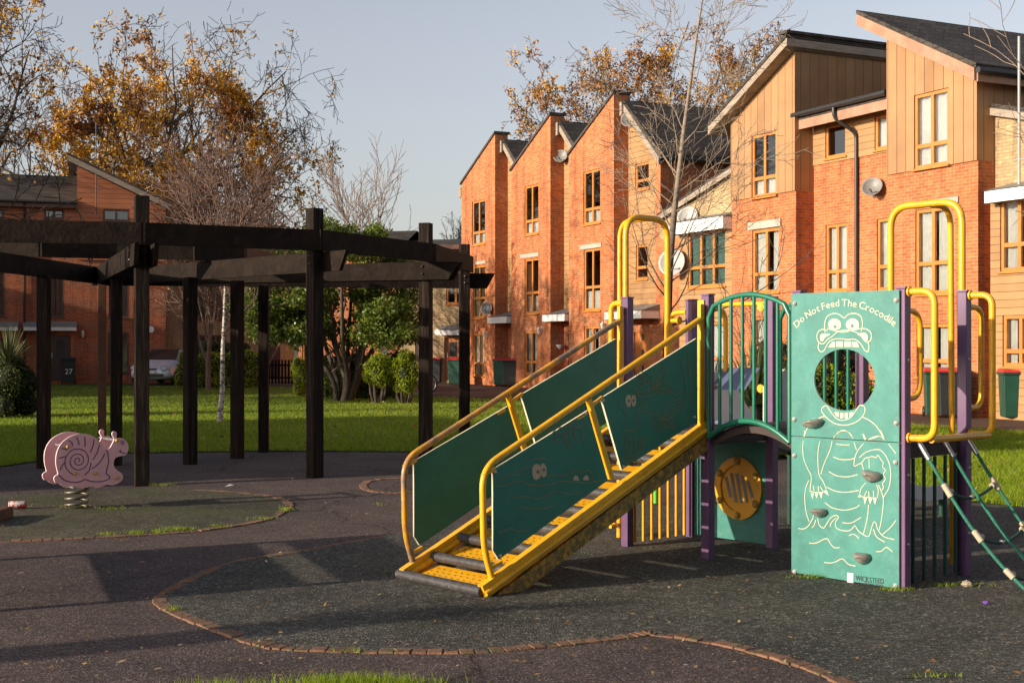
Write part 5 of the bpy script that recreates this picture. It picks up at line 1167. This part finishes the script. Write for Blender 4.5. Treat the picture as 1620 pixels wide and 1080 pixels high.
for i in range(120):
    x=rb.uniform(-2.6,2.0); t=(x+.2)/2.3; top=4.95-1.0*t*t; z=rb.uniform(1.75,top-.2); blobs.append(((x,rb.uniform(-1.5,1.5),z),(rb.uniform(.35,.6),rb.uniform(.35,.6),rb.uniform(.25,.42))))
for i in range(10): blobs.append(((rb.uniform(-.9,1.0),rb.uniform(-.6,.6),rb.uniform(4.5,5.05)),(.35,.35,.28)))
foliage('crown',ev,blobs,60000,.1,'leaf_green',1,shell=.6)
# clipped lime bushes
def clipped(px,pyb,wpx,ztop,zlow,label,mat='leaf_lime',trunk=True,seed=0,n=7000,size=.045,name='clipped_bush',group='clipped lime green bushes'):
    X,Y=G(px,pyb); r=wpx*Y/2080/2; o=empty(name,(X,Y,0),0,label,'bush',group); q=random.Random(seed)
    h=(ztop-zlow)/2; zc=zlow+h; bl_=[((0,0,zc),(r*.8,r*.8,h*.9))]
    for i in range(14):
        a=q.random()*6.28; z=zlow+h*2*q.random(); w2=r*.62*math.sqrt(max(.1,1-((z-zc)/h)**2*.8)); bl_.append(((w2*math.cos(a),w2*math.sin(a),z),(r*.36,r*.36,h*.32)))
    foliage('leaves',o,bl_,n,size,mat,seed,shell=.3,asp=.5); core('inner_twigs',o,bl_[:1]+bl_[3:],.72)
    if trunk:
        mb=MB()
        for i in range(6):
            a=i*1.1; mb.tube([(.12*r/.5*math.cos(a),.12*math.sin(a),0),(.2*math.cos(a),.2*math.sin(a),zlow*.6),(r*.5*math.cos(a),r*.5*math.sin(a),zlow+.15)],[.05,.035,.02],6,cap=False)
        mb.obj('trunk',M['bark'],o)
    return o
clipped(478,628,40,1.22,.12,'small rounded lime green bush left of the evergreen stems',trunk=False,seed=3)
clipped(598,638,55,1.32,.5,'ball shaped lime green bush on bare stems, left of the taller one',seed=4)
clipped(640,638,50,1.38,.32,'tall clipped lime green bush on bare stems, touching the dark pergola post',seed=5)
clipped(535,632,62,1.15,.05,'loose mid green bush around the foot of the evergreen stems',mat='leaf_green',trunk=False,seed=6,n=5000,size=.08,group=None)
# hedge left of centre
def hedge(label,x0,x1,Y0,Y1,z,mat,n,seed,size=.06,dep=.5,name='hedge',lump=.3,group=None):
    o=empty(name,((x0+x1)/2,(Y0+Y1)/2,0),math.atan2(Y1-Y0,x1-x0),label,'hedge',group); Lh=math.hypot(x1-x0,Y1-Y0)/2; q=random.Random(seed); bl_=[]
    k=max(6,int(Lh*6))
    for i in range(k):
        x=-Lh+2*Lh*(i+.5)/k
        for zz in np.arange(.25,z,.4): bl_.append(((x+q.uniform(-.1,.1),q.uniform(-.1,.1),min(zz,z-.2)+q.uniform(-.05,.12)),(lump*q.uniform(.8,1.2),dep*q.uniform(.8,1.1),lump)))
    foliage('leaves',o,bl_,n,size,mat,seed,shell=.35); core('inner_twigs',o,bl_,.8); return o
a=at(282,600,48); c=at(410,600,48)
hedge('clipped green hedge with bright upper leaves between the silver car and the fence',a.x,c.x,48,48.6,1.25,'leaf_lime',16000,1,.06)
hedge('low dark yellow topped hedge against the yellow brick house',at(315,0,51).x,at(395,0,51).x,51,51.5,1.75,'leaf_green',7000,2,.06)
# shrubs seen behind the climbing frame
hedge('bright green shrub seen through the round hole of the crocodile panel',3.55,5.2,18.6,18.9,1.12,'leaf_lime',14000,3,.05,.45,'shrub')
hedge('tall brown green shrub behind the bright one seen through the crocodile panel hole',3.7,5.3,19.9,20.2,1.55,'leaf_brown',7000,4,.06,.4,'shrub')
hedge('low dark green shrub beside the yucca behind the bridge',2.3,3.5,19.2,19.4,.95,'leaf_dark',7000,5,.06,.45,'shrub')
# yuccas
def yucca(X,Y,z0,n,Lb,label,seed,wd=.045,trunk=True):
    o=empty('yucca',(X,Y,0),0,label,'yucca','spiky yuccas'); q=random.Random(seed); mb=MB()
    for i in range(n):
        a=q.random()*6.283; el=R(q.uniform(5,85)); l=Lb*q.uniform(.7,1.1); d=Vector((math.cos(a)*math.cos(el),math.sin(a)*math.cos(el),math.sin(el))); s_=d.cross(Vector((0,0,1))).normalized(); pts=[]
        for k in range(5):
            t=k/4; p=Vector((0,0,z0+q.uniform(-.01,.01)))+d*(l*t)-Vector((0,0,l*.28*t*t*math.cos(el))); w2=wd*(1-t)**.6*(.6+.4*min(1,t*4)); pts+= [p-s_*w2/2,p+s_*w2/2]
        mb.add(pts,[(2*k,2*k+1,2*k+3,2*k+2) for k in range(4)])
    mb.obj('blades',M['leaf_blade'],o)
    if trunk: b=MB(); b.tube([(0,0,0),(0,0,z0)],[.11,.08],8); b.obj('stem',M['bark'],o)
p=at(14,600,28.8); yucca(p.x,28.8,1.15,150,.95,'spiky pale yucca growing out of the dark bush at the left edge',1,.04,True)
clipped(16,660,90,1.15,.0,'dark round bush under the yucca at the left edge',mat='leaf_dark',trunk=False,seed=8,n=22000,size=.065,group=None,name='bush')
hedge('green bush top catching light beside the left edge yucca',-11.7,-10.9,28.3,28.3,1.1,'leaf_green',9000,12,.05,.2,'shrub')
yucca(3.35,18.2,.75,170,1.15,'spiky yucca seen through the green bridge rails',2,.05); yucca(2.85,18.6,.55,120,1.05,'dark spiky yucca behind the first green bridge bar',3,.05)
# dark fence behind lawn
fo=empty('picket_fence',(at(424,0,52).x,52,0),0,'low dark timber fence between the hedge and the small lime bush','fence')
for i in range(15):
    b=MB(); b.box(i*.13,i*.13+.08,-.01,.01,.05,1.0); b.obj('picket',M['timber'],fo)
b=MB(); b.box(0,2.0,.011,.05,.75,.83); b.box(0,2.0,.011,.05,.25,.33); b.obj('rail',M['timber'],fo)
# ============================================================ GRASS AND LITTER
rs=np.random.RandomState(5)
def in_poly(P,poly):
    x,y=P[:,0],P[:,1]; ins=np.zeros(len(P),bool); n=len(poly)
    for i in range(n):
        x1,y1=poly[i]; x2,y2=poly[(i+1)%n]; c=((y1>y)!=(y2>y)); xi=(x2-x1)*(y-y1)/((y2-y1) if y2!=y1 else 1e-9)+x1; ins^=(c&(x<xi))
    return ins
def blades(name,P,h,w_,m,z=.012,lean=.5):
    n=len(P); a=rs.uniform(0,6.283,n); s=h*rs.uniform(.5,1.25,n); B=np.column_stack([P,np.full(n,z)]); dx=np.column_stack([np.cos(a),np.sin(a),np.zeros(n)])*w_*.5
    tp=B+np.column_stack([rs.normal(size=n)*lean*s,rs.normal(size=n)*lean*s,s])
    V=np.stack([B-dx,B+dx,tp],1).reshape(-1,3); return tag(mk_np(name,V,np.arange(3*n).reshape(n,3),M[m]),kind='stuff')
n=420000; u=rs.random_sample(n); Y=1/(1/12.5+(1/50-1/12.5)*u); X=(rs.random_sample(n)*1720-50-810)*Y/2080; P=np.column_stack([X,Y]); P=P[in_poly(P,lawn_pts)]
hh=.035+.0009*P[:,1]; blades('lawn_grass',P,.055,.012,'grass_blade')
# grass verge at the very bottom edge and tufts along edging
P=[]
for px0,px1,pyb,n,sp in ((450,680,1078,2600,14),(270,440,1084,500,14)):
    for _ in range(n):
        px=rs.normal((px0+px1)/2,(px1-px0)/4); P.append(G(px,pyb+abs(rs.normal(0,sp))+8))
blades('grass_verge',np.array(P),.075,.006,'grass_blade',.0,.35)
P=[]
for px,py,n,s in ((170,847,60,9),(216,845,110,8),(250,843,110,8),(285,839,220,12),(345,834,60,10),(420,822,70,16),(452,808,120,5),(275,966,40,6),(600,800,20,8),(120,803,90,22),(255,768,150,12),(180,806,60,16),(700,905,90,30),(870,878,60,30),(560,1033,20,20),(1290,915,140,22),(1420,935,120,16),(1500,928,90,30),(1480,1073,40,20)):
    for _ in range(n): P.append(G(px+rs.normal(0,s),py+rs.normal(0,1.2)))
blades('edging_tufts',np.array(P),.028,.006,'grass_blade',.01,.6)
# fallen leaves & crumbs
n=1000; u=rs.random_sample(n); Y=1/(1/5.6+(1/24-1/5.6)*u); X=(rs.random_sample(n)*1700-40-810)*Y/2080
C=np.column_stack([X,Y,np.full(n,.022)]); N_=len(C); a=rs.uniform(0,6.28,N_); s=rs.uniform(.006,.02,N_)*np.where(rs.random_sample(N_)<.1,1.6,1)
d1=np.column_stack([np.cos(a),np.sin(a),rs.normal(0,.25,N_)])*s[:,None]; d2=np.column_stack([-np.sin(a),np.cos(a),rs.normal(0,.25,N_)])*(s*.5)[:,None]
V=np.stack([C-d1,C+d2,C+d1,C-d2],1).reshape(-1,3); tag(mk_np('fallen_leaves',V,np.arange(4*N_).reshape(-1,4),M['leaf_fallen']),kind='stuff')
# leaves on the lawn
n=500; Y=1/(1/14+(1/40-1/14)*rs.random_sample(n)); X=(rs.random_sample(n)*1700-40-810)*Y/2080; P=np.column_stack([X,Y]); P=P[in_poly(P,lawn_pts)]; tag(leaf_mesh('lawn_leaves',np.column_stack([P,np.full(len(P),.07)]),.08,M['leaf_fallen'],None,rs,.5),kind='stuff')
# drink can, stone, purple wrapper, timber end, scraps
M['can']=pm('red_white_can',(.62,.6,.58),.35,vs=14,var=.1,col2=(.5,.03,.03),f2=(.48,.52))
x,y=G(28,806); b=MB(); b.lathe([(0,-.085),(.03,-.083),(.036,-.075),(.036,.075),(.03,.083),(.0,.085)],(0,0,.04),16,axis=(1,0,0)); o=b.obj('drink_can',M['can']); o.location=(x,y,.01); o.rotation_euler=(0,0,.25); tag(o,'crushed white and red drink can lying left of the snail','drink can')
x,y=G(-14,826); b=MB(); b.box(-.12,.09,-.4,.3,0,.1); o=b.obj('timber_block',M['timber_warm'],bevel=.01); o.location=(x,y,.01); tag(o,'end of a weathered timber block at the left edge below the can','timber block')
def pebble(px,py,s,m,label,name,cat):
    x,y=G(px,py); q=random.Random(int(px)); b=MB(); n=7; vs=[]
    for i in range(n+1):
        for j in range(n): 
            k=1+q.uniform(-.22,.22); vs.append((s*k*math.sin(math.pi*i/n)*math.cos(2*math.pi*j/n),s*.7*k*math.sin(math.pi*i/n)*math.sin(2*math.pi*j/n),s*.5+s*.55*math.cos(math.pi*i/n)*k))
    b.add(vs,[(i*n+j,(i+1)*n+j,(i+1)*n+(j+1)%n,i*n+(j+1)%n) for i in range(n) for j in range(n)]); o=b.obj(name,M[m]); o.location=(x,y,.008); tag(o,label,cat)
pebble(1530,929,.036,'clamp','pale angular stone on the ground right of the crocodile panel','stone','stone')
M['wrapper']=pm('purple_foil',(.2,.08,.45),.4)
pebble(1560,957,.018,'wrapper','tiny purple wrapper on the ground near the rope net','wrapper','wrapper')
x,y=G(365,772); b=MB(); b.poly([(-.06,-.03,.01),(.05,-.02,.03),(.07,.04,.01),(-.02,.03,.035)]); o=b.obj('paper_scrap',M['white']); o.location=(x,y,.01); tag(o,'crumpled white paper scrap on the path below the pergola','paper scrap')
x,y=G(1037,797); b=MB(); b.tube([(0,0,0),(0,0,.32)],.022,8); M['lime']=pm('bright_green_paint',(.1,.55,.03),.4); o=b.obj('marker_post',M['lime']); o.location=(x,y,.01); tag(o,'short bright green post seen between the yellow bars under the ramp','post')
# ============================================================ BICYCLE (front wheel beyond the pergola post)
x,y=G(676,624); bk=empty('bicycle',(x,y,.01),0.15,'dark bicycle with pale tyre half hidden by the dark pergola post','bicycle')
for wx in (.0,-1.05):
    b=MB(); b.tube([(wx+.31*math.cos(t),0,.34+.31*math.sin(t)) for t in np.linspace(0,2*math.pi,29)[:-1]],.026,6,closed=True); wh=b.obj('wheel',M['black'],bk)
    b=MB(); b.tube([(wx+.275*math.cos(t),0,.34+.275*math.sin(t)) for t in np.linspace(0,2*math.pi,29)[:-1]],.014,5,closed=True); [b.tube([(wx,0,.34),(wx+.27*math.cos(t),0,.34+.27*math.sin(t))],.004,3) for t in np.linspace(0,6.28,11)]; b.obj('rim',M['steel'],wh)
b=MB(); [b.tube(q,.018,6) for q in ([(0,0,.34),(-.14,0,.92)],[(-.12,0,.82),(-.62,0,.85)],[(-.1,0,.75),(-.55,0,.32)],[(-.55,0,.32),(-.66,0,.95)],[(-.62,0,.85),(-1.05,0,.34)],[(-.55,0,.32),(-1.05,0,.34)])]; b.obj('frame',M['black'],bk)
b=MB(); b.tube([(-.14,-.25,.98),(-.14,0,.94),(-.14,.25,.98)],.015,6); b.obj('handlebar',M['black'],bk); b=MB(); b.lathe([(0,-.03),(.08,-.02),(.1,.02),(0,.05)],(-.68,0,.98),10); b.obj('saddle',M['black'],bk)
# ============================================================ SILVER CAR
M['car']=pm('silver_car_paint',(.62,.67,.78),.3,metal=.25,vs=2,var=.04); M['car_glass']=pm('car_windscreen',(.02,.025,.03),.08); M['lamp']=pm('headlight_lens',(.55,.55,.55),.15,vs=30,var=.3)
cp=at(236,600,51.0); car=empty('car',(cp.x-.0,51.0,0.02),R(-7),'silver hatchback car parked facing the lawn between dark pergola posts','car')   # front faces local -y
secs=[ # y, half width low, half width shoulder, z bottom, z shoulder, z top, half width top
 (0,.62,.60,.32,.60,.62,.5),(.08,.80,.76,.22,.66,.70,.62),(.35,.86,.80,.2,.74,.80,.66),(.95,.87,.84,.2,.88,.96,.70),(1.15,.87,.85,.2,.9,1.02,.70),(1.75,.87,.86,.2,.93,1.40,.60),(2.3,.87,.86,.2,.94,1.46,.60),(3.2,.87,.85,.2,.95,1.42,.58),(3.7,.85,.82,.22,.94,1.1,.6),(3.85,.75,.72,.3,.9,.95,.55)]
b=MB(); vs=[]; ns=10
for (y_,wl,wsd,zb_,zs_,zt_,wt) in secs: vs+= [(-wl*.9,y_,zb_),(-wl,y_,zb_+.15),(-wl,y_,(zb_+zs_)/2),(-wsd,y_,zs_),(-wt,y_,zt_-.03),(wt,y_,zt_-.03),(wsd,y_,zs_),(wl,y_,(zb_+zs_)/2),(wl,y_,zb_+.15),(wl*.9,y_,zb_)]
vs=[(p[0],p[1],p[2]) for p in vs]
fs=[(i*ns+j,(i+1)*ns+j,(i+1)*ns+(j+1)%ns,i*ns+(j+1)%ns) for i in range(len(secs)-1) for j in range(ns)]+[tuple(range(ns)),tuple(range(len(secs)*ns-1,len(secs)*ns-ns-1,-1))]
b.add(vs,fs,True); bd=b.obj('body',M['car'],car); e_=bd.modifiers.new('s','SUBSURF'); e_.levels=1; e_.render_levels=2
b=MB(); b.add([(-.66,1.12,1.0),(.66,1.12,1.0),(.56,1.72,1.385),(-.56,1.72,1.385)],[(0,1,2,3)]); b.o=Vector((0,-.02,.012)); 
b=MB((0,-.035,.03)); b.add([(-.68,1.1,.985),(.68,1.1,.985),(.57,1.72,1.37),(-.57,1.72,1.37)],[(0,1,2,3)]); b.obj('windscreen',M['car_glass'],car)
b=MB()
for s_ in (-1,1): b.add([(s_*.815,1.35,1.0),(s_*.815,3.3,1.0),(s_*.66,3.05,1.36),(s_*.66,1.85,1.36)],[(0,1,2,3)])
b.obj('side_window',M['car_glass'],car)
for s_ in (-1,1):
    b=MB(); b.lathe([(0,-.03),(.1,-.02),(.13,.0),(.1,.05)],(s_*.56,.06,.66),12,axis=(s_*.25,-.9,.35)); b.lathe([(0,-.03),(.08,-.02),(.1,.0),(.08,.05)],(s_*.70,.13,.68),12,axis=(s_*.5,-.8,.35)); b.obj('headlight',M['lamp'],car)
    b=MB(); b.lathe([(0,-.05),(.07,-.04),(.09,.02),(0,.08)],(s_*.98,1.25,1.02),10,axis=(0,-1,0)); b.tube([(s_*.84,1.28,.98),(s_*.95,1.26,1.0)],.02,6); b.obj('wing_mirror',M['car'],car)
    for y_ in (.7,3.15):
        b=MB(); b.lathe([(.2,-.1),(.3,-.09),(.31,0),(.3,.09),(.2,.1)],(s_*.8,y_,.3),20,axis=(1,0,0)); w2=b.obj('wheel',M['black'],car); b=MB(); b.lathe([(0,.0),(.19,.01),(.2,-.03)],(s_*.895,y_,.3),14,axis=(s_,0,0)); b.obj('rim',M['steel'],w2)
b=MB(); b.box(-.55,.55,-.035,.05,.34,.45); b.box(-.28,.28,-.02,.04,.6,.66); b.box(-.24,-.04,-.03,.0,.6,.655); b.obj('grille',M['black'],car)
b=MB(); b.box(-.26,.26,-.06,-.037,.47,.58); npl=b.obj('number_plate',M['white'],car)
# ============================================================ JUST OUTSIDE THE FRAME (what throws the long shadows)
def SA(a,c): return (a*.905-c*.425, a*.425+c*.905)      # a: along the light, c: across it
x,y=(-10.9,2.85)
LT=dict(OAK); LT.update(rmin=.02)
PT=dict(LT); PT.update(taper=.85,len=[.16,.5,.5],start=[.9,.3],kids=[7,3],wob=[.02,.1,.1])
for c_,sd_,lb in ((30.3,97,'pollarded tree trunk beyond the left edge nearer the camera of two'),(34.2,98,'pollarded tree trunk beyond the left edge farther from the camera')):
    oak('pollarded_tree',lb,*SA(-8 if sd_==97 else -9,c_),6.5,.24,sd_,0,[],P=PT,maxl=2,trunk=.95,bark='bark',group='pollarded trees')
oak('pollarded_tree','short pollarded tree trunk standing left of the camera outside the photo',x,y,3.4,.2,91,0,[],P=PT,maxl=2,trunk=.95,bark='bark')
for i,(a_,c_2,H,sd_) in enumerate(((-3,43,13,94),(-4,39.5,11,95))):
    x,y=SA(a_,c_2); oak('bare_tree',['largest bare tree beyond the left edge facing the terrace','leaning bare tree beyond the left edge facing the terrace','bare tree beyond the left edge level with the snail'][i],x,y,H,.16,sd_,0,[],P=LT,maxl=4,trunk=.5,bark='bark')
x0,y0=SA(-9,15.9); x1,y1=SA(-9,27.0)
hedge('tall clipped evergreen hedge outside the left edge of the photo',x0,x1,y0,y1,5.0,'leaf_dark',14000,31,.3,.9,lump=.75)
h=empty('neighbouring_house',(*SA(-11,41.5),0),A.a+R(180),'red brick house outside the left edge of the photo','house')
b=MB(); b.box(0,18,0,6,0,7.2); b.obj('wall',M['brick_dark'],h); b=MB(); b.add([(-.3,-.4,7.2),(18.3,-.4,7.2),(18.3,3,8.8),(-.3,3,8.8),(18.3,6.4,7.2),(-.3,6.4,7.2)],[(0,1,2,3),(3,2,4,5),(1,4,2),(0,3,5)]); b.obj('roof',M['slate'],h)
# low two-board bench whose backrest shades the path
bn=empty('timber_bench',(-4.2,9.6,0),math.atan2(-.93,.375),'two board timber bench outside the left edge of the photo','bench')
for y_ in (0,2.0):
    b=MB(); b.box(y_-.04,y_+.04,-.04,.04,0,.95); b.obj('leg',M['timber'],bn)
for z0,z1 in ((.36,.61),(.68,.9)):
    b=MB(); b.box(-.04,2.04,.041,.07,z0,z1); b.obj('backrest',M['timber'],bn)
b=MB(); b.box(-.02,2.02,-.45,-.1,.4,.44); b.obj('seat',M['timber'],bn)

hedge('dark shrubs filling the ground behind the evergreen stems',at(505,0,38.5).x,at(640,0,38.5).x,38.5,38.8,1.35,'leaf_green',7000,14,.08,.4,'shrub')
h=empty('sky_blocking_terrace',(-6,-13,0),0,'long brick terrace added unseen behind the camera to block sky light','house')  # terrace added out of view to cut the sky fill
b=MB(); b.box(0,50,-8,0,0,8); b.obj('wall',M['brick_dark'],h); b=MB(); b.add([(-.3,.3,8),(50.3,.3,8),(50.3,-4,10.5),(-.3,-4,10.5),(50.3,-8.3,8),(-.3,-8.3,8)],[(0,1,2,3),(3,2,4,5),(1,4,2),(0,3,5)]); b.obj('roof',M['slate'],h)
